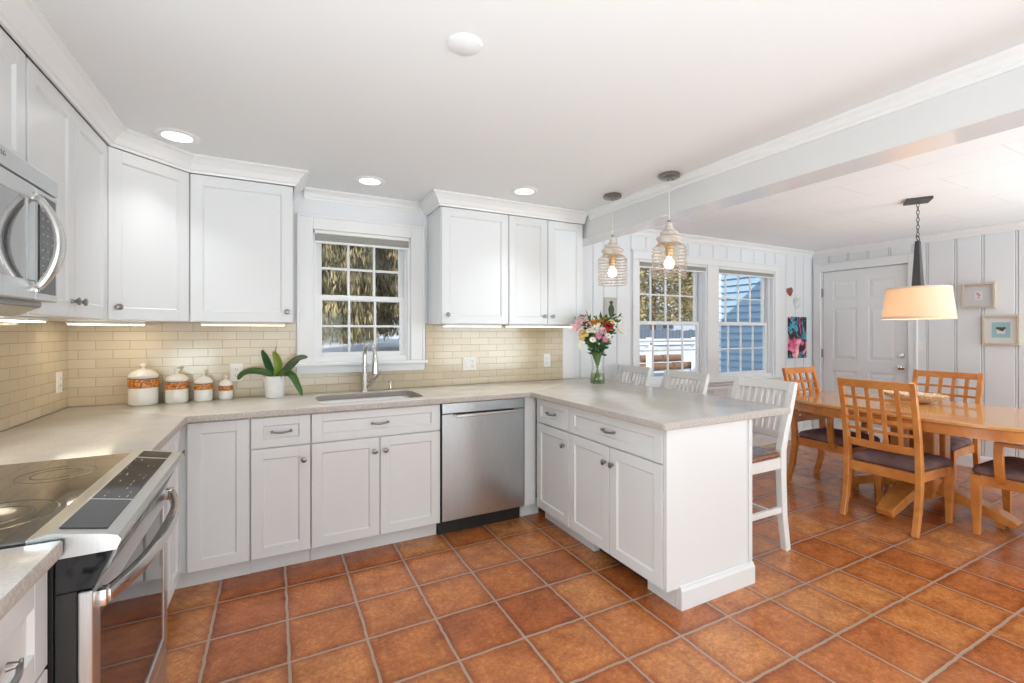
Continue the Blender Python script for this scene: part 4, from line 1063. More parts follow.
# pendants
def make_pendant(label, x, y):
    t = thing('pendant_light', label, 'pendant lamp', (x, y, CZ), 0, 'glass pendants over the peninsula')
    b = nb(); lathe(b, [(0, 0), (0.062, 0), (0.064, -0.004), (0.064, -0.020), (0.058, -0.025), (0.012, -0.026), (0.010, -0.040), (0, -0.042)], 36)
    for s in (-1, 1): lathe(b, [(0, -0.031), (0.006, -0.031), (0.006, -0.025)], 10, c=(s*0.035, 0, 0))
    obj('canopy', b, 'nickel', t, smooth=True)
    b = nb(); tube(b, [(0, 0, -0.04), (0, 0, -0.30)], 0.0022, 6); obj('cord', b, 'amber_cord', t)
    b = nb(); lathe(b, [(0, -0.285), (0.010, -0.287), (0.011, -0.300), (0.0, -0.302)], 16); obj('cord_grip', b, 'nickel', t, smooth=True)
    b = nb(); lathe(b, [(0.010, -0.298), (0.018, -0.303), (0.024, -0.335), (0.034, -0.352), (0.050, -0.358), (0.054, -0.366), (0.050, -0.376), (0.062, -0.384), (0.076, -0.392), (0.078, -0.402), (0.070, -0.410), (0.066, -0.418), (0.070, -0.428), (0.064, -0.434), (0.0, -0.434)], 36)
    obj('wooden_cap', b, 'whitewash', t, smooth=True)
    b = nb(); lathe(b, [(0.030, -0.434), (0.030, -0.452), (0.026, -0.455), (0.026, -0.500), (0.018, -0.512), (0.0, -0.512)], 20); obj('socket', b, 'socket_brass', t, smooth=True)
    b = nb(); lathe(b, [(0.012, -0.508), (0.014, -0.520), (0.028, -0.540), (0.032, -0.558), (0.026, -0.578), (0.012, -0.588), (0, -0.590)], 20); obj('bulb', b, 'bulb', t, smooth=True)
    prof = [(0.060, -0.434), (0.078, -0.438), (0.094, -0.450)]
    z = -0.458
    for k in range(9):
        prof += [(0.098, z), (0.104, z-0.004), (0.1055, z-0.0095), (0.104, z-0.015), (0.098, z-0.019)]; z -= 0.0205
    b = nb(); lathe(b, prof, 48); obj('ribbed_glass', b, 'ribbed_glass', t, smooth=True, angle=80)
    b = nb(); lathe(b, [(0.0965, z+0.002), (0.0985, z), (0.0965, z-0.003), (0.094, z)], 48); obj('glass_rim', b, 'ribbed_glass', t, smooth=True)
    g = lamp('pendant_glow', 'POINT', (0, 0, -0.56), 2.2, (1.0, 0.74, 0.45), 0.034); g.parent = t
    return t
make_pendant('ribbed glass pendant hanging nearest the wall cabinets, above the vase', 3.190, -0.863)
make_pendant('ribbed glass pendant in front of the dining window, larger in view', 3.222, -1.364)

# dining lamp
t = thing('drum_pendant_light', 'drum shade pendant with tapered dark shaft over the dining table', 'pendant lamp', (5.42, -1.756, DZ))
b = nb(); box(b, -0.075, -0.075, -0.022, 0.075, 0.075, 0.0, bev=0.003, mtx=Matrix.Rotation(0.55, 4, 'Z')); obj('canopy', b, 'shaft_dark', t)
b = nb()
zc = -0.03
for k in range(9):
    cxs = []
    for j in range(13):
        a = 2*PI*j/12; u, w = 0.009*math.cos(a), 0.017*math.sin(a)
        cxs.append((u, 0, zc-0.012+w) if k % 2 else (0, u, zc-0.012+w))
    tube(b, cxs, 0.0026, 5, caps=False); zc -= 0.0285
tube(b, [(0.022*math.cos(2*PI*j/16), 0.022*math.sin(2*PI*j/16)*0.2, -0.297+0.022*math.sin(2*PI*j/16)) for j in range(17)], 0.004, 6, caps=False)
obj('chain', b, 'chain_dark', t, smooth=True)
b = nb(); hexa(b, [(-0.031, -0.031, -0.70), (0.031, -0.031, -0.70), (0.031, 0.031, -0.70), (-0.031, 0.031, -0.70), (-0.014, -0.014, -0.318), (0.014, -0.014, -0.318), (0.014, 0.014, -0.318), (-0.014, 0.014, -0.318)], bev=0.003)
obj('shaft', b, 'shaft_dark', t)
b = nb(); lathe(b, [(0.192, -0.678), (0.218, -0.915), (0.2165, -0.915), (0.1905, -0.678), (0.192, -0.678)], 56); sh = obj('lamp_shade', b, 'drum_fabric', t, smooth=True)
b = nb(); lathe(b, [(0.1925, -0.676), (0.1950, -0.690), (0.1930, -0.690), (0.1900, -0.676), (0.1925, -0.676)], 56); lathe(b, [(0.2178, -0.900), (0.2198, -0.917), (0.2165, -0.917), (0.2150, -0.900), (0.2178, -0.900)], 56); obj('shade_trim', b, 'drum_trim', sh, smooth=True)
b = nb()
for k in range(3):
    a = 2*PI*k/3+0.3; tube(b, [(0, 0, -0.69), (0.1915*math.cos(a), 0.1915*math.sin(a), -0.682)], 0.003, 6)
    tube(b, [(0.03*math.cos(a), 0.03*math.sin(a), -0.70), (0.06*math.cos(a), 0.06*math.sin(a), -0.745)], 0.012, 8)
obj('spider', b, 'shaft_dark', t)
for k in range(3):
    a = 2*PI*k/3+0.3; b = nb(); lathe(b, [(0, -0.745), (0.014, -0.745), (0.028, -0.78), (0.028, -0.80), (0.014, -0.822), (0, -0.825)], 16, c=(0.08*math.cos(a), 0.08*math.sin(a), 0)); obj('bulb', b, 'bulb', t, smooth=True)
g = lamp('drum_glow', 'POINT', (0, 0, -0.80), 4.6, (1.0, 0.60, 0.29), 0.06); g.parent = t

# ------------------------------------------------------------------ wall decorations
t = thing('abstract_canvas', 'tall abstract canvas in pink, teal and black on the panelled wall', 'picture', (6.81, -0.001, 1.262))
b = nb(); box(b, -0.172, -0.028, -0.255, 0.172, 0.0, 0.255, bev=0.002, seg=1); obj('canvas', b, 'art', t)
def heart(name, label, x, z, w, h, m, rot=0.0):
    b = nb(); pts = []
    N = 28
    for k in range(N):
        a = 2*PI*k/N; hx = 0.6*math.sin(a)**3+0.4*math.sin(a); hz = 0.6*(13*math.cos(a)-5*math.cos(2*a)-2*math.cos(3*a)-math.cos(4*a))/15+0.34*math.cos(a)
        pts.append((hx*w/2*math.cos(rot)-hz*h/2*math.sin(rot), hx*w/2*math.sin(rot)+hz*h/2*math.cos(rot)))
    rings = []
    for s, y in ((1, 0.0), (1, 0.008), (0.8, 0.018), (0.4, 0.024)):
        rings.append([b.verts.new((p[0]*s, -y, p[1]*s)) for p in pts])
    for A, B in zip(rings, rings[1:]):
        for j in range(N): b.faces.new((A[j], A[(j+1) % N], B[(j+1) % N], B[j]))
    b.faces.new(rings[0]); b.faces.new(rings[-1])
    tag(obj(name, b, m, smooth=True, loc=(x, -0.001, z)), label, 'decoration')
heart('wall_heart', 'small reddish brown heart on the panelled wall beside the window', 6.672, 1.832, 0.115, 0.125, 'heart_red', 0.25)
heart('wall_heart', 'pale grey heart on the panelled wall above the abstract canvas', 6.825, 1.70, 0.16, 0.165, 'heart_grey', -0.25)
t = thing('wall_plaque', 'small stone plaque with dark green figure behind the bouquet', 'plaque', (3.876, -0.001, 1.555))
b = nb(); box(b, -0.078, -0.014, -0.105, 0.078, 0.0, 0.105, bev=0.006); obj('board', b, 'plaque_rim', t)
b = nb(); box(b, -0.064, -0.018, -0.090, 0.064, -0.012, 0.090, bev=0.003); obj('inset', b, 'plaque_stone', t)
b = nb(); lathe(b, [(0, -0.075), (0.018, -0.075), (0.030, -0.05), (0.036, -0.01), (0.028, 0.02), (0.014, 0.035), (0.016, 0.05), (0.026, 0.06), (0.012, 0.07), (0, 0.075)], 20, sy=0.3, c=(0, -0.018, 0)); obj('relief', b, 'plaque_green', t, smooth=True)
def frame(label, y, z, w, h, kind):
    t = thing('picture_frame', label, 'picture', (XE, y, z), -PI/2, 'pale wood frames on the panelled wall')
    b = nb(); f = 0.020
    box(b, -w/2, -0.034, -h/2, -w/2+f, 0.0, h/2, bev=0.002, seg=1); box(b, w/2-f, -0.034, -h/2, w/2, 0.0, h/2, bev=0.002, seg=1)
    box(b, -w/2+f, -0.034, h/2-f, w/2-f, 0.0, h/2, bev=0.002, seg=1); box(b, -w/2+f, -0.034, -h/2, w/2-f, 0.0, -h/2+f, bev=0.002, seg=1)
    obj('frame', b, 'frame_pale', t)
    b = nb(); box(b, -w/2+f, -0.010, -h/2+f, w/2-f, -0.004, h/2-f); obj('mount', b, 'mount_paper' if kind == 'small' else 'mount_white', t)
    if kind == 'small':
        b = nb(); box(b, -0.028, -0.013, -0.045, 0.028, -0.010, 0.045); p_ = obj('print', b, 'mount_white', t)
        b = nb()
        for (dx_, dz_, r) in ((-0.006, 0.018, 0.012), (0.006, 0.002, 0.010), (0.0, -0.02, 0.008)): lathe(b, [(0, 0), (r, 0), (r*0.8, 0.002), (0, 0.002)], 9, mtx=Matrix.Translation((dx_, -0.013, dz_)) @ Matrix.Rotation(PI/2, 4, 'X'))
        obj('motif', b, 'print_pink', p_)
    else:
        b = nb(); box(b, -0.062, -0.013, -0.072, 0.062, -0.010, 0.072); p_ = obj('print', b, 'print_teal', t)
        b = nb(); box(b, -0.028, -0.015, -0.035, 0.028, -0.013, 0.0); obj('motif', b, 'mount_white', p_)
        b = nb()
        for (dx_, dz_, r) in ((-0.022, 0.018, 0.012), (0.0, 0.010, 0.018), (0.022, 0.018, 0.012), (0.01, 0.0, 0.012)): lathe(b, [(0, 0), (r, 0), (r*0.8, 0.002), (0, 0.002)], 9, mtx=Matrix.Translation((dx_, -0.015, dz_)) @ Matrix.Rotation(PI/2, 4, 'X'))
        obj('motif', b, 'print_dark', p_)
    b = nb(); box(b, -w/2+f, -0.026, -h/2+f, w/2-f, -0.024, h/2-f); obj('glazing', b, 'pane_glass', t)
frame('upper, smaller pale wood frame with a tiny pink motif', -1.567, 1.687, 0.245, 0.245, 'small')
frame('lower pale wood frame with a teal print', -1.722, 1.352, 0.255, 0.285, 'big')

# ------------------------------------------------------------------ vase with bouquet
VX, VY = 3.335, -0.505
t = thing('glass_vase', 'clear waisted glass vase holding the bouquet on the worktop', 'vase', (VX, VY, CT))
b = nb(); lathe(b, [(0, 0), (0.056, 0), (0.060, 0.006), (0.060, 0.05), (0.054, 0.09), (0.045, 0.13), (0.044, 0.16), (0.052, 0.21), (0.062, 0.262), (0.060, 0.262), (0.050, 0.21), (0.042, 0.16), (0.043, 0.13), (0.052, 0.09), (0.058, 0.05), (0.057, 0.010), (0, 0.008)], 40); obj('glass', b, 'vase_glass', t, smooth=True)
b = nb(); lathe(b, [(0, 0.010), (0.056, 0.012), (0.0565, 0.05), (0.051, 0.088), (0, 0.088)], 32); obj('water', b, 'vase_water', t, smooth=True)
t = thing('flower_bouquet', 'mixed bouquet of pink, white, orange and red flowers in the vase', 'flowers', (VX, VY, CT))
rr = random.Random(11)
b = nb()
for k in range(26):
    a = rr.uniform(0, 2*PI); r1_ = rr.uniform(0.01, 0.038); r2_ = rr.uniform(0.03, 0.13); zt = rr.uniform(0.36, 0.52)
    a2 = a+PI+rr.uniform(-0.6, 0.6)
    tube(b, [(r1_*math.cos(a2), r1_*math.sin(a2), 0.016), (0.25*r1_*math.cos(a), 0.25*r1_*math.sin(a), 0.15), (r2_*0.5*math.cos(a), r2_*0.5*math.sin(a), 0.29), (r2_*math.cos(a), r2_*math.sin(a), zt)], 0.003, 6)
obj('stems', b, 'stem_green', t, smooth=True)
def oval_leaf(bm, p, d, L, w, nrm=None):
    d = Vector(d).normalized(); s = d.cross(Vector((rr.uniform(-1, 1), rr.uniform(-1, 1), rr.uniform(-1, 1)))).normalized(); nn = d.cross(s)
    P = Vector(p); pts = []
    L1 = [bm.verts.new(P)]; R1 = [L1[0]]
    cen = [L1[0]]
    N = 4
    for k in range(1, N):
        u = k/N; ww = w*math.sin(PI*u)**0.8/2; q_ = P+d*L*u-nn*L*0.18*u*u
        L1.append(bm.verts.new(q_+s*ww+nn*ww*0.3)); R1.append(bm.verts.new(q_-s*ww+nn*ww*0.3)); cen.append(bm.verts.new(q_))
    tip = bm.verts.new(P+d*L-nn*L*0.18); 
    for A in (L1, R1):
        bm.faces.new((cen[0], cen[1], A[1]) if A is R1 else (cen[0], A[1], cen[1]))
        for k in range(1, N-1): bm.faces.new((cen[k], cen[k+1], A[k+1], A[k]))
        bm.faces.new((cen[N-1], tip, A[N-1]))
b = nb()
for k in range(680):
    a = rr.uniform(0, 2*PI); u = rr.random(); r = (0.03+0.135*u)*rr.uniform(0.5, 1.08); z = 0.25+0.26*u+rr.uniform(-0.03, 0.05)
    oval_leaf(b, (r*math.cos(a), r*math.sin(a), z), (math.cos(a)*0.7, math.sin(a)*0.7, rr.uniform(-0.2, 1.0)), rr.uniform(0.028, 0.052), rr.uniform(0.011, 0.020))
obj('foliage', b, 'bouquet_leaf', t)['kind'] = 'stuff'
# flower heads; positions by (right, toward camera, height)
def fpos(a, d_, z): return rt*a - bk*d_ + Vector((0, 0, z))
def petals(bm, c, n_, L, w, tilt, axis, cup=0.3):
    ax = Vector(axis).normalized(); s = ax.cross(Vector((0.3, 0.2, 1))).normalized(); u_ = ax.cross(s)
    for k in range(n_):
        a = 2*PI*k/n_+tilt*1.7; d = (s*math.cos(a)+u_*math.sin(a)); d2 = (d+ax*tilt).normalized(); sd = d2.cross(ax).normalized(); nn = sd.cross(d2)
        P = Vector(c); r = [P+sd*w*0.12, P-sd*w*0.12]
        v = [bm.verts.new(q_) for q_ in (P+sd*w*0.15, P-sd*w*0.15, P+d2*L*0.55-sd*w*0.5+nn*cup*w*0.3, P+d2*L-sd*w*0.22-nn*0.08*L, P+d2*L*1.05-nn*0.1*L, P+d2*L+sd*w*0.22-nn*0.08*L, P+d2*L*0.55+sd*w*0.5+nn*cup*w*0.3)]
        bm.faces.new(v)
def flower(kind, mt, a, d_, z, size, eye=None):
    size *= 0.98; c = fpos(a, d_, z); ax = (c-Vector((0, 0, 0.28))).normalized()*0.6 - bk*0.5 + Vector((0, 0, 0.25))
    b = nb()
    if kind == 'rose':
        for tl, L in ((0.3, 1.0), (0.7, 0.95), (1.3, 0.85), (2.4, 0.75), (4.5, 0.6)): petals(b, c, 6, size*L*0.62, size*0.62, tl, ax, cup=0.9)
    elif kind == 'daisy':
        petals(b, c, 14, size*0.55, size*0.16, 0.15, ax); petals(b, c, 12, size*0.5, size*0.16, 0.35, ax)
    elif kind == 'lily':
        petals(b, c, 6, size*0.75, size*0.30, 0.5, ax)
        petals(b, c, 3, size*0.6, size*0.22, 1.0, ax)
    else:
        for tl in (0.3, 0.8, 1.6): petals(b, c, 11, size*0.5, size*0.24, tl, ax, cup=0.6)
    o = obj(kind, b, mt, t)
    if eye:
        e = nb(); bmesh.ops.create_icosphere(e, subdivisions=2, radius=size*0.12, matrix=Matrix.Translation(c+Vector(ax).normalized()*size*0.06)); obj('flower_centre', e, 'flower_eye', o, smooth=True)
    return o
F = [('rose', 'petal_red', 0.062, 0.09, 0.455, 0.082), ('rose', 'petal_orange', -0.035, 0.03, 0.485, 0.07), ('rose', 'petal_orange', 0.035, 0.02, 0.50, 0.066), ('rose', 'petal_yellow', -0.115, 0.06, 0.40, 0.075),
     ('rose', 'petal_yellow', 0.055, 0.0, 0.515, 0.06), ('carnation', 'petal_white', -0.04, 0.11, 0.435, 0.085), ('carnation', 'petal_white', -0.01, 0.10, 0.455, 0.07), ('rose', 'petal_orange', 0.0, 0.04, 0.495, 0.055),
     ('carnation', 'petal_palepink', 0.012, 0.12, 0.425, 0.075), ('carnation', 'petal_pink', -0.015, 0.12, 0.385, 0.06), ('carnation', 'petal_pink', 0.035, 0.12, 0.36, 0.055), ('lily', 'petal_palepink', -0.165, 0.05, 0.45, 0.10),
     ('lily', 'petal_palepink', -0.125, 0.03, 0.50, 0.09), ('lily', 'petal_white', 0.135, 0.06, 0.455, 0.10), ('lily', 'petal_white', 0.165, 0.04, 0.42, 0.09), ('daisy', 'petal_white', 0.06, 0.12, 0.39, 0.055), ('daisy', 'petal_white', -0.06, 0.13, 0.36, 0.05),
     ('daisy', 'petal_white', -0.085, 0.11, 0.43, 0.05), ('rose', 'petal_yellow', 0.10, 0.05, 0.49, 0.055), ('carnation', 'petal_palepink', -0.085, 0.08, 0.465, 0.06), ('carnation', 'petal_yellow', -0.135, 0.07, 0.37, 0.06), ('lily', 'petal_white', -0.14, 0.09, 0.31, 0.06)]
for f in F: flower(*f, eye=f[0] == 'daisy')
b = nb()
for (a, z) in ((-0.085, 0.60), (-0.07, 0.56), (0.03, 0.575), (-0.01, 0.545), (0.06, 0.56)):
    oval_leaf(b, fpos(a*0.9, 0.0, z-0.09), (a*0.4, 0.0, 1), 0.10, 0.024); oval_leaf(b, fpos(a*0.95, 0.01, z-0.08), (a*0.9+0.1, 0.1, 1), 0.08, 0.02)
obj('bud_sprigs', b, 'bouquet_leaf', t)

# ------------------------------------------------------------------ dining table
TX, TY, TZ = 5.44, -1.76, 0.762
t = thing('dining_table', 'oval honey maple pedestal dining table', 'table', (TX, TY, 0))
def superell(a, b_, n_=2.8, N=72, k=1.0):
    out = []
    for i in range(N):
        th = 2*PI*i/N; c, s = math.cos(th), math.sin(th)
        out.append((a*k*math.copysign(abs(c)**(2/n_), c), b_*k*math.copysign(abs(s)**(2/n_), s)))
    return out
S = superell(0.565, 0.90)
b = nb(); loops_solid(b, [(offset_poly(S, 0.010), TZ-0.028), (S, TZ-0.020), (S, TZ-0.006), (offset_poly(S, 0.005), TZ)]); obj('tabletop', b, 'maple_top', t, smooth=True, angle=30)
b = nb()
A1 = offset_poly(S, 0.028); A2 = offset_poly(S, 0.050)
o1 = [b.verts.new((*p, TZ-0.095)) for p in A1]; o2 = [b.verts.new((*p, TZ-0.029)) for p in A1]; i1 = [b.verts.new((*p, TZ-0.095)) for p in A2]; i2 = [b.verts.new((*p, TZ-0.029)) for p in A2]
N = len(A1)
for j in range(N):
    k = (j+1) % N
    b.faces.new((o1[j], o1[k], o2[k], o2[j])); b.faces.new((i1[k], i1[j], i2[j], i2[k])); b.faces.new((o1[k], o1[j], i1[j], i1[k])); b.faces.new((o2[j], o2[k], i2[k], i2[j]))
obj('apron', b, 'maple', t, smooth=True, angle=30)
b = nb(); box(b, -0.542, -0.045, TZ-0.097, -0.532, 0.0, TZ-0.030, bev=0.002, seg=1); obj('apron_block', b, 'maple', t)
b = nb(); box(b, -0.28, -0.30, TZ-0.085, 0.28, 0.30, TZ-0.029)
for sx in (-1, 1):
    for sy in (-1, 1): box(b, sx*0.045 if sx > 0 else -0.135, sy*0.045 if sy > 0 else -0.135, 0.16, sx*0.135 if sx > 0 else -0.045, sy*0.135 if sy > 0 else -0.045, TZ-0.085, bev=0.006, seg=1)
box(b, -0.12, -0.12, 0.10, 0.12, 0.12, 0.24, bev=0.004, seg=1)
obj('pedestal', b, 'maple', t)
for k in range(4):
    a = k*PI/2
    b = nb(); c, s = math.cos(a), math.sin(a)
    pr_ = [(0.10, 0.175, 0.07, 0.13), (0.28, 0.135, 0.07, 0.13), (0.45, 0.075, 0.065, 0.11), (0.53, 0.045, 0.045, 0.10)]
    bar(b, [(u*c, u*s, z) for u, z, h_, w_ in pr_], [w_ for *_, w_ in pr_], [h_ for _, _, h_, _ in pr_], side=(-s, c, 0), bev=0.006)
    box(b, 0.44*c-0.02, 0.44*s-0.02, 0.0, 0.44*c+0.02, 0.44*s+0.02, 0.05)
    obj('pedestal_foot', b, 'maple', t)
# bowl on the table
t = thing('shallow_bowl', 'wide shallow cream textured bowl on the dining table', 'bowl', (5.66, -1.63, TZ))
b = nb(); N = 60
rings = []
for (k, z, w_) in ((0.30, 0.0, 0), (0.45, 0.004, 0), (0.75, 0.030, 0.2), (0.97, 0.058, 0.8), (1.0, 0.063, 1), (0.965, 0.060, 0.8), (0.72, 0.034, 0.2), (0.4, 0.012, 0), (0.01, 0.010, 0)):
    rings.append([b.verts.new((0.150*k*math.cos(2*PI*i/N)*(1+0.012*w_*math.sin(9*2*PI*i/N)), 0.225*k*math.sin(2*PI*i/N)*(1+0.025*w_*math.sin(7*2*PI*i/N)), z*1.15+0.003*w_*math.sin(11*2*PI*i/N))) for i in range(N)])
for A, B in zip(rings, rings[1:]):
    for j in range(N): b.faces.new((A[j], A[(j+1) % N], B[(j+1) % N], B[j]))
b.faces.new(rings[0][::-1])
obj('dish', b, 'bowl_shell', t, smooth=True, angle=60)

# ------------------------------------------------------------------ dining chairs (local: faces +y)
def chair(label, arms, loc, rotz, w=0.46):
    t = thing('dining_armchair' if arms else 'dining_chair', label, 'chair', loc, rotz, 'maple lattice-back dining chairs')
    hw = w/2-0.018; SZ = 0.395
    # back stiles + rear legs, one bar each
    def stile_pts(s):
        return [(s*hw, -0.285, 0.0), (s*hw, -0.245, 0.16), (s*hw, -0.225, 0.32), (s*hw, -0.225, 0.44), (s*hw, -0.240, 0.60), (s*hw, -0.275, 0.80), (s*hw*1.0, -0.325, 1.005)]
    for s in (-1, 1):
        b = nb(); bar(b, stile_pts(s), [0.034]*7, [0.036, 0.042, 0.048, 0.048, 0.040, 0.032, 0.026], side=(1, 0, 0), bev=0.003); obj('leg', b, 'maple', t)['label'] = 'curved rear leg running up into the back post'
        b = nb(); xx = s*(w/2-0.022)
        bar(b, [(xx, 0.215, 0.0), (xx, 0.220, 0.20), (xx, 0.218, SZ)], [0.030, 0.040, 0.044], [0.032, 0.044, 0.048], side=(1, 0, 0), bev=0.003); obj('leg', b, 'maple', t)
    b = nb()
    box(b, -w/2+0.03, 0.198, SZ-0.062, w/2-0.03, 0.226, SZ+0.004, bev=0.002, seg=1); box(b, -hw, -0.236, SZ-0.062, hw, -0.214, SZ+0.004, bev=0.002, seg=1)
    for s in (-1, 1): box(b, s*(w/2-0.034)-0.012, -0.215, SZ-0.062, s*(w/2-0.034)+0.012, 0.20, SZ+0.004, bev=0.002, seg=1)
    obj('seat_frame', b, 'maple', t)
    # upholstered seat
    b = nb(); P = rounded([(-w/2+0.035, -0.208), (w/2-0.035, -0.208), (w/2+0.004, 0.245), (-w/2-0.004, 0.245)], [0.02, 0.02, 0.06, 0.06], 6)
    L_ = [(shrink(P, 0.96), SZ+0.005), (P, SZ+0.018), (P, SZ+0.034), (shrink(P, 0.955), SZ+0.052), (shrink(P, 0.84), SZ+0.064), (shrink(P, 0.6), SZ+0.070), (shrink(P, 0.2), SZ+0.072)]
    loops_solid(b, L_); obj('seat_cushion', b, 'suede', t, smooth=True, angle=70)
    # lattice back
    def yb(z): # depth of back at height z
        pts = [(0.44, -0.225), (0.60, -0.240), (0.80, -0.275), (1.005, -0.325)]
        for (z0, y0), (z1, y1) in zip(pts, pts[1:]):
            if z <= z1: return y0+(y1-y0)*(z-z0)/(z1-z0)
        return pts[-1][1]
    def bow(x): return -0.022*(1-(x/hw)**2)
    b = nb()
    for (nm_, zz, hh, dd) in (('top_rail', 0.975, 0.055, 0.024), ('lower_rail', 0.545, 0.050, 0.022)):
        b = nb(); bar(b, [(x, yb(zz)+bow(x), zz) for x in [hw*(-1+k/4) for k in range(9)]], dd, hh, side=(0, 1, 0.1), bev=0.003); obj(nm_, b, 'maple', t)
    b = nb()
    for k in range(1, 5):
        zz = 0.57+(0.948-0.57)*k/5
        bar(b, [(x, yb(zz)+bow(x), zz) for x in [hw*(-1+j/4) for j in range(9)]], 0.013, 0.019, side=(0, 1, 0))
    for k in range(1, 5):
        x = hw*(-1+2*k/5)
        bar(b, [(x, yb(z)+bow(x)-0.002, z) for z in (0.56, 0.65, 0.75, 0.85, 0.955)], 0.024, 0.014, side=(1, 0, 0))
    obj('lattice', b, 'maple', t)
    if arms:
        for s in (-1, 1):
            b = nb(); xa = s*(w/2+0.030)
            bar(b, [(s*(hw+0.004), yb(0.62), 0.618), (s*(w/2+0.020), -0.12, 0.626), (xa, 0.0, 0.629), (xa, 0.118, 0.627)], [0.034, 0.040, 0.044, 0.040], [0.022, 0.022, 0.022, 0.022], side=(1, 0, 0), bev=0.003)
            bar(b, [(xa, 0.098, 0.630), (xa+s*0.002, 0.098, 0.57), (xa-s*0.004, 0.098, 0.50), (xa-s*0.020, 0.098, 0.43), (xa-s*0.045, 0.098, 0.37)], 0.044, [0.026, 0.028, 0.032, 0.034, 0.026], side=(0, 1, 0), bev=0.003)
            obj('armrest', b, 'maple', t)
    return t
chair('lattice-back chair without arms on the peninsula side of the table, back to the kitchen', False, (5.020, -1.795, 0), -PI/2)
chair('lattice-back chair without arms across the table, below the framed prints', False, (6.04, -1.60, 0), PI/2, 0.48).scale = (1, 1, 0.975)
chair('lattice-back armchair at the table end nearest the window wall', True, (5.375, -1.20, 0), PI-0.02, 0.455)
chair('lattice-back armchair at the near table end, cut off by the right picture edge', True, (5.42, -2.385, 0), 0.0, 0.56)

# ------------------------------------------------------------------ bar stools (local: faces +y)
def stool(label, loc, rotz):
    t = thing('counter_stool', label, 'stool', loc, rotz, 'white slat-back counter stools')
    w = 0.42; hw = w/2-0.02; SZ = 0.578
    for s in (-1, 1):
        b = nb(); bar(b, [(s*hw, -0.225, 0.0), (s*hw, -0.190, 0.22), (s*hw, -0.178, 0.45), (s*hw, -0.178, 0.62), (s*hw, -0.205, 0.72), (s*hw, -0.255, 0.87), (s*hw, -0.305, 1.022)], 0.038, [0.042, 0.046, 0.050, 0.052, 0.048, 0.040, 0.032], side=(1, 0, 0), bev=0.003); obj('leg', b, 'stool_white', t)
        b = nb(); bar(b, [(s*hw, 0.185, 0.0), (s*hw, 0.170, SZ-0.002)], [0.032, 0.040], [0.032, 0.040], side=(1, 0, 0), bev=0.003); obj('leg', b, 'stool_white', t)
    b = nb()
    box(b, -hw, 0.155, SZ-0.07, hw, 0.180, SZ-0.004, bev=0.002, seg=1); box(b, -hw, -0.190, SZ-0.07, hw, -0.165, SZ-0.004, bev=0.002, seg=1)
    for s in (-1, 1): box(b, s*hw-0.012, -0.17, SZ-0.07, s*hw+0.012, 0.16, SZ-0.004, bev=0.002, seg=1)
    obj('seat_frame', b, 'stool_white', t)
    b = nb(); P = rounded([(-w/2+0.004, -0.172), (w/2-0.004, -0.172), (w/2+0.008, 0.205), (-w/2-0.008, 0.205)], [0.05, 0.05, 0.05, 0.05], 6)
    loops_solid(b, [(shrink(P, 0.96), SZ-0.003), (P, SZ+0.006), (P, SZ+0.018), (shrink(P, 0.96), SZ+0.026), (shrink(P, 0.72), SZ+0.021), (shrink(P, 0.3), SZ+0.019)]); obj('seat', b, 'walnut_seat', t, smooth=True, angle=50)
    b = nb(); box(b, -hw, 0.160, 0.20, hw, 0.188, 0.225, bev=0.003); obj('footrest', b, 'stool_white', t); b = nb(); box(b, -hw, -0.208, 0.195, hw, -0.188, 0.220, bev=0.003)
    obj('footrest', b, 'stool_white', t)
    for s in (-1, 1):
        b = nb(); bar(b, [(s*hw, -0.19, 0.255), (s*hw, 0.172, 0.255)], 0.020, 0.034, side=(1, 0, 0), bev=0.002); obj('stretcher', b, 'stool_white', t)
    def yb(z): return -0.205-(z-0.72)*0.34 if z > 0.70 else -0.195
    def bow(x): return -0.028*(1-(x/hw)**2)
    b = nb()
    bar(b, [(x, yb(0.992)+bow(x), 0.992) for x in [hw*(-1+k/4) for k in range(9)]], 0.024, 0.060, side=(0, 1, 0.3), bev=0.003); obj('top_rail', b, 'stool_white', t); b = nb()
    bar(b, [(x, yb(0.700)+bow(x), 0.700) for x in [hw*(-1+k/4) for k in range(9)]], 0.022, 0.045, side=(0, 1, 0.3), bev=0.003)
    obj('lower_rail', b, 'stool_white', t)
    for k in range(8):
        x = hw*(-1+2*(k+1)/9); b = nb()
        bar(b, [(x, yb(0.715)+bow(x), 0.712), (x, yb(0.97)+bow(x), 0.97)], 0.014, 0.009, side=(1, 0, 0)); obj('slat', b, 'stool_white', t)
    return t
s0 = stool('white slat-back counter stool nearest the camera, its brown seat in view', (3.605, -1.530, 0), PI/2)
dup(s0, (3.605, -0.885, 0), PI/2, 'middle white slat-back counter stool behind the peninsula')
dup(s0, (3.645, -0.255, 0), PI/2, 'white slat-back counter stool closest to the vase and window wall')

# ------------------------------------------------------------------ outdoors
b = nb(); R_ = []
for y, z in ((0.16, -0.45), (2.6, -0.40), (3.6, -0.1), (5.2, 0.55), (7.0, 0.86), (10, 0.95), (45, 1.15)):
    R_.append([b.verts.new((x, y, z+0.05*math.sin(x*1.3+y))) for x in range(-12, 47, 2)])
for A, B_ in zip(R_, R_[1:]):
    for j in range(len(A)-1): b.faces.new((A[j], A[j+1], B_[j+1], B_[j]))
struct('ground', b, 'snow', 'snow covered ground outside', smooth=True)
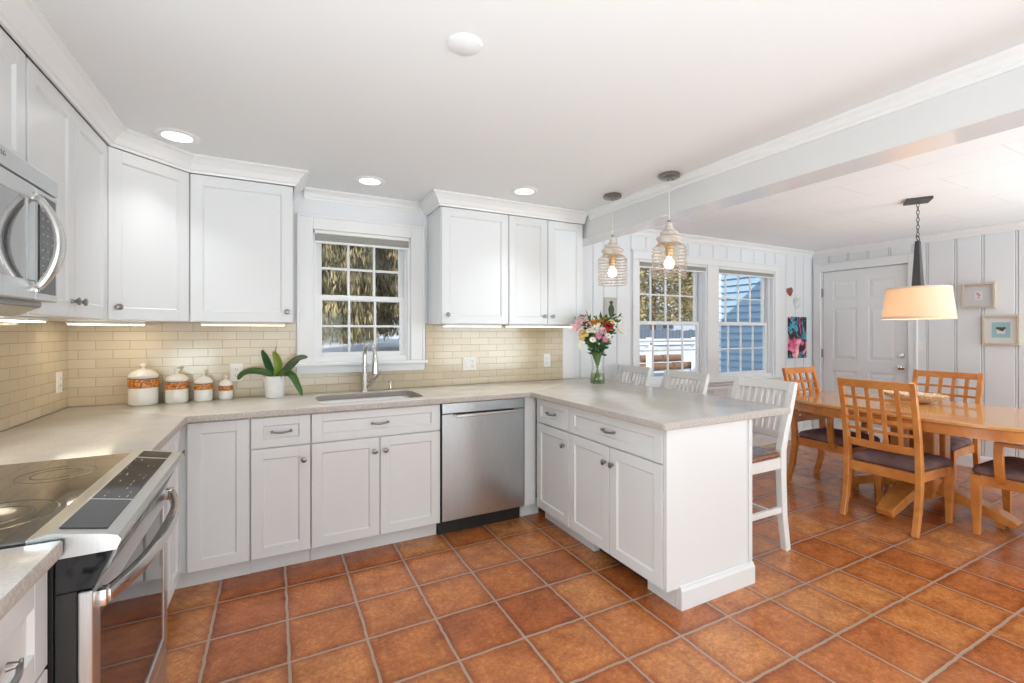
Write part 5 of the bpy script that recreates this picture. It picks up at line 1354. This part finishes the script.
# wing of the house with blue clapboards
t = thing('house_wing', 'blue clapboard wing of the house outside the right dining window', 'building', (XE+0.15, 0.16, -0.45))
b = nb(); box(b, 0.02, 0.0, 0.0, 3.0, 1.36, 3.7); obj('wall', b, 'blue_siding', t)
b = nb()
for k in range(36):
    z = k*0.104
    hexa(b, [(-0.016, 0.0, z), (0.02, 0.0, z), (0.02, 1.36, z), (-0.016, 1.36, z), (0.014, 0.0, z+0.104), (0.02, 0.0, z+0.104), (0.02, 1.36, z+0.104), (0.014, 1.36, z+0.104)])
obj('clapboards', b, 'blue_siding', t)
b = nb(); box(b, -0.012, 1.30, 0.0, 0.10, 1.40, 3.7, bev=0.003, seg=1); obj('corner_board', b, 'rail_white', t)
# evergreens
def tree(name, label, x, y, h, r, mt, n_, kind, seed, gz=-0.45):
    rr = random.Random(seed)
    t = thing(name, label, 'tree', (x, y, gz), 0, 'evergreens outside the windows')
    b = nb(); tube(b, [(0, 0, 0), (0.06, 0.03, h*0.3), (-0.05, 0.0, h*0.6), (0, 0, h*0.95)], [0.13, 0.10, 0.07, 0.02], 8)
    for k in range(12):
        z = h*(0.15+0.065*k); a = rr.uniform(0, 2*PI); L = r*rr.uniform(0.5, 0.9)
        tube(b, [(0, 0, z), (L*0.5*math.cos(a), L*0.5*math.sin(a), z+0.12), (L*math.cos(a), L*math.sin(a), z-0.05)], [0.05, 0.035, 0.012], 6)
    obj('trunk', b, 'bark', t, smooth=True)
    b = nb()
    for k in range(n_):
        z = h*((0.085 if kind == 'droop' else 0.14)+0.86*rr.random()**0.9); rad = r*(1-(z/h)**2.2*0.85)*rr.uniform(0.35, 1.0)**0.5; a = rr.uniform(0, 2*PI)
        P = Vector((rad*math.cos(a), rad*math.sin(a), z))
        if kind == 'droop':
            for j in range(3):
                d = Vector((rr.uniform(-0.3, 0.3), rr.uniform(-0.3, 0.3), -1)).normalized(); L = rr.uniform(0.08, 0.22); wv = Vector((rr.uniform(-1, 1), rr.uniform(-1, 1), 0)).normalized()*rr.uniform(0.007, 0.018)
                Q = P+Vector((rr.uniform(-0.08, 0.08), rr.uniform(-0.08, 0.08), rr.uniform(-0.05, 0.05)))
                v = [b.verts.new(q_) for q_ in (Q-wv*0.4, Q+wv*0.4, Q+d*L*0.5+wv, Q+d*L, Q+d*L*0.5-wv)]; b.faces.new(v)
        else:
            for j in range(3):
                d = Vector((math.cos(a)+rr.uniform(-0.9, 0.9), math.sin(a)+rr.uniform(-0.9, 0.9), rr.uniform(-0.3, 0.9))).normalized(); L = rr.uniform(0.06, 0.15)
                wv = d.cross(Vector((rr.uniform(-1, 1), rr.uniform(-1, 1), rr.uniform(-1, 1)))).normalized()*rr.uniform(0.02, 0.045)
                Q = P+Vector((rr.uniform(-0.1, 0.1), rr.uniform(-0.1, 0.1), rr.uniform(-0.1, 0.1)))
                v = [b.verts.new(q_) for q_ in (Q-wv*0.4, Q+wv*0.4, Q+d*L*0.5+wv, Q+d*L, Q+d*L*0.5-wv)]; b.faces.new(v)
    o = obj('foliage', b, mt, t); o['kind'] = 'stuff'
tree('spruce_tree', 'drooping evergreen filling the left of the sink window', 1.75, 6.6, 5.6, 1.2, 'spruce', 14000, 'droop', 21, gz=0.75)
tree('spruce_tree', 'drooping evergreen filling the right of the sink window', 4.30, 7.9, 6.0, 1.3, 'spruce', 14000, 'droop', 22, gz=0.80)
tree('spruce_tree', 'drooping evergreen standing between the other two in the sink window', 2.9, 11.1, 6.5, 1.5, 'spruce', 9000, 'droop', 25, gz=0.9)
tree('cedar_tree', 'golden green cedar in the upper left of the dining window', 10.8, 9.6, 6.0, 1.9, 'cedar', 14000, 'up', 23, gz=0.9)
tree('cedar_tree', 'golden green cedar further right in the dining window', 15.4, 11.2, 6.2, 2.2, 'cedar', 14000, 'up', 24, gz=0.9)
# grey house behind the spruces
def house(label, x0, y0, x1, y1, wh, rh, wm, gz=-0.45):
    t = thing('neighbour_house', label, 'building', (x0, y0, gz))
    W2, D2_ = x1-x0, y1-y0
    b = nb(); box(b, 0, 0, 0, W2, D2_, wh)
    for k in range(int(wh/0.14)): box(b, -0.01, -0.014, k*0.14, W2+0.01, 0.0, k*0.14+0.012)
    obj('wall', b, wm, t)
    b = nb(); prof_ = [(-0.3, wh-0.05), (D2_/2, wh+rh), (D2_+0.3, wh-0.05), (D2_+0.3, wh+0.15), (D2_/2, wh+rh+0.22), (-0.3, wh+0.15)]
    v1 = [b.verts.new((-0.3, y, z)) for y, z in prof_]; v2 = [b.verts.new((W2+0.3, y, z)) for y, z in prof_]
    b.faces.new(v1); b.faces.new(v2[::-1])
    for i in range(6): b.faces.new((v1[i], v1[(i+1) % 6], v2[(i+1) % 6], v2[i]))
    obj('snowy_roof', b, 'snow', t)
    for k in range(2):
        xx = W2*(0.25+0.4*k); b = nb(); box(b, xx, -0.04, wh*0.45, xx+0.7, 0.0, wh*0.85); obj('window', b, 'fence_dark', t)
house('grey sided house behind the spruces', -2.0, 13.0, 4.2, 18.0, 1.5, 1.4, 'grey_siding', gz=0.95)
house('distant snowy roofed house behind the cedars', 17.5, 14.5, 25.0, 19.0, 1.2, 1.2, 'grey_siding', gz=0.95)
# fence
t = thing('board_fence', 'dark board fence crossing the snowy yard', 'fence', (8.2, 7.4, 0.88), 0.0)
b = nb()
for k in range(80): box(b, k*0.15, 0, 0, k*0.15+0.13, 0.02, 0.50+0.02*math.sin(k*1.7))
obj('boards', b, 'fence_dark', t)
b = nb(); box(b, 0, 0.02, 0.15, 12, 0.06, 0.22); box(b, 0, 0.02, 0.36, 12, 0.06, 0.42); obj('rails', b, 'fence_dark', t)
# deck rail with snow
t = thing('deck_railing', 'white snowy deck railing outside the left dining window', 'railing', (5.6, 2.4, -0.02))
b = nb(); box(b, 0, 0, 1.12, 3.4, 0.09, 1.17, bev=0.01); box(b, 0, 0.02, 0.45, 3.4, 0.07, 0.50); obj('rail', b, 'rail_white', t)
for k in range(4):
    b = nb(); box(b, k*1.1, 0, 0, k*1.1+0.09, 0.09, 1.25, bev=0.006); obj('post', b, 'rail_white', t)
b = nb(); box(b, 0, -0.01, 1.17, 3.4, 0.10, 1.23, bev=0.025); obj('snow_cap', b, 'snow', t)
rr = random.Random(8)
t0 = None
for k in range(5):
    col_, row_ = (k, 0) if k < 3 else (k-3, 1)
    b = nb(); L = 0.55
    tube(b, [(0, 0, 0), (0.18, 0.01, 0.0), (L, 0, 0)], [0.075, 0.08, 0.07], 10)
    o = obj('firewood_log', b, 'logs', smooth=True, loc=(7.2+col_*0.60+row_*0.3, 3.5, 0.62+row_*0.165))
    tag(o, 'split log in the snowy wood pile outside the dining window', 'log', 'logs of the wood pile outside')
b = nb(); box(b, 6.8, 3.25, -0.45, 9.6, 3.8, 0.535, bev=0.08, seg=3); tag(obj('snow_bank', b, 'snow', smooth=True), 'low snow bank carrying the wood pile outside', 'snow bank')
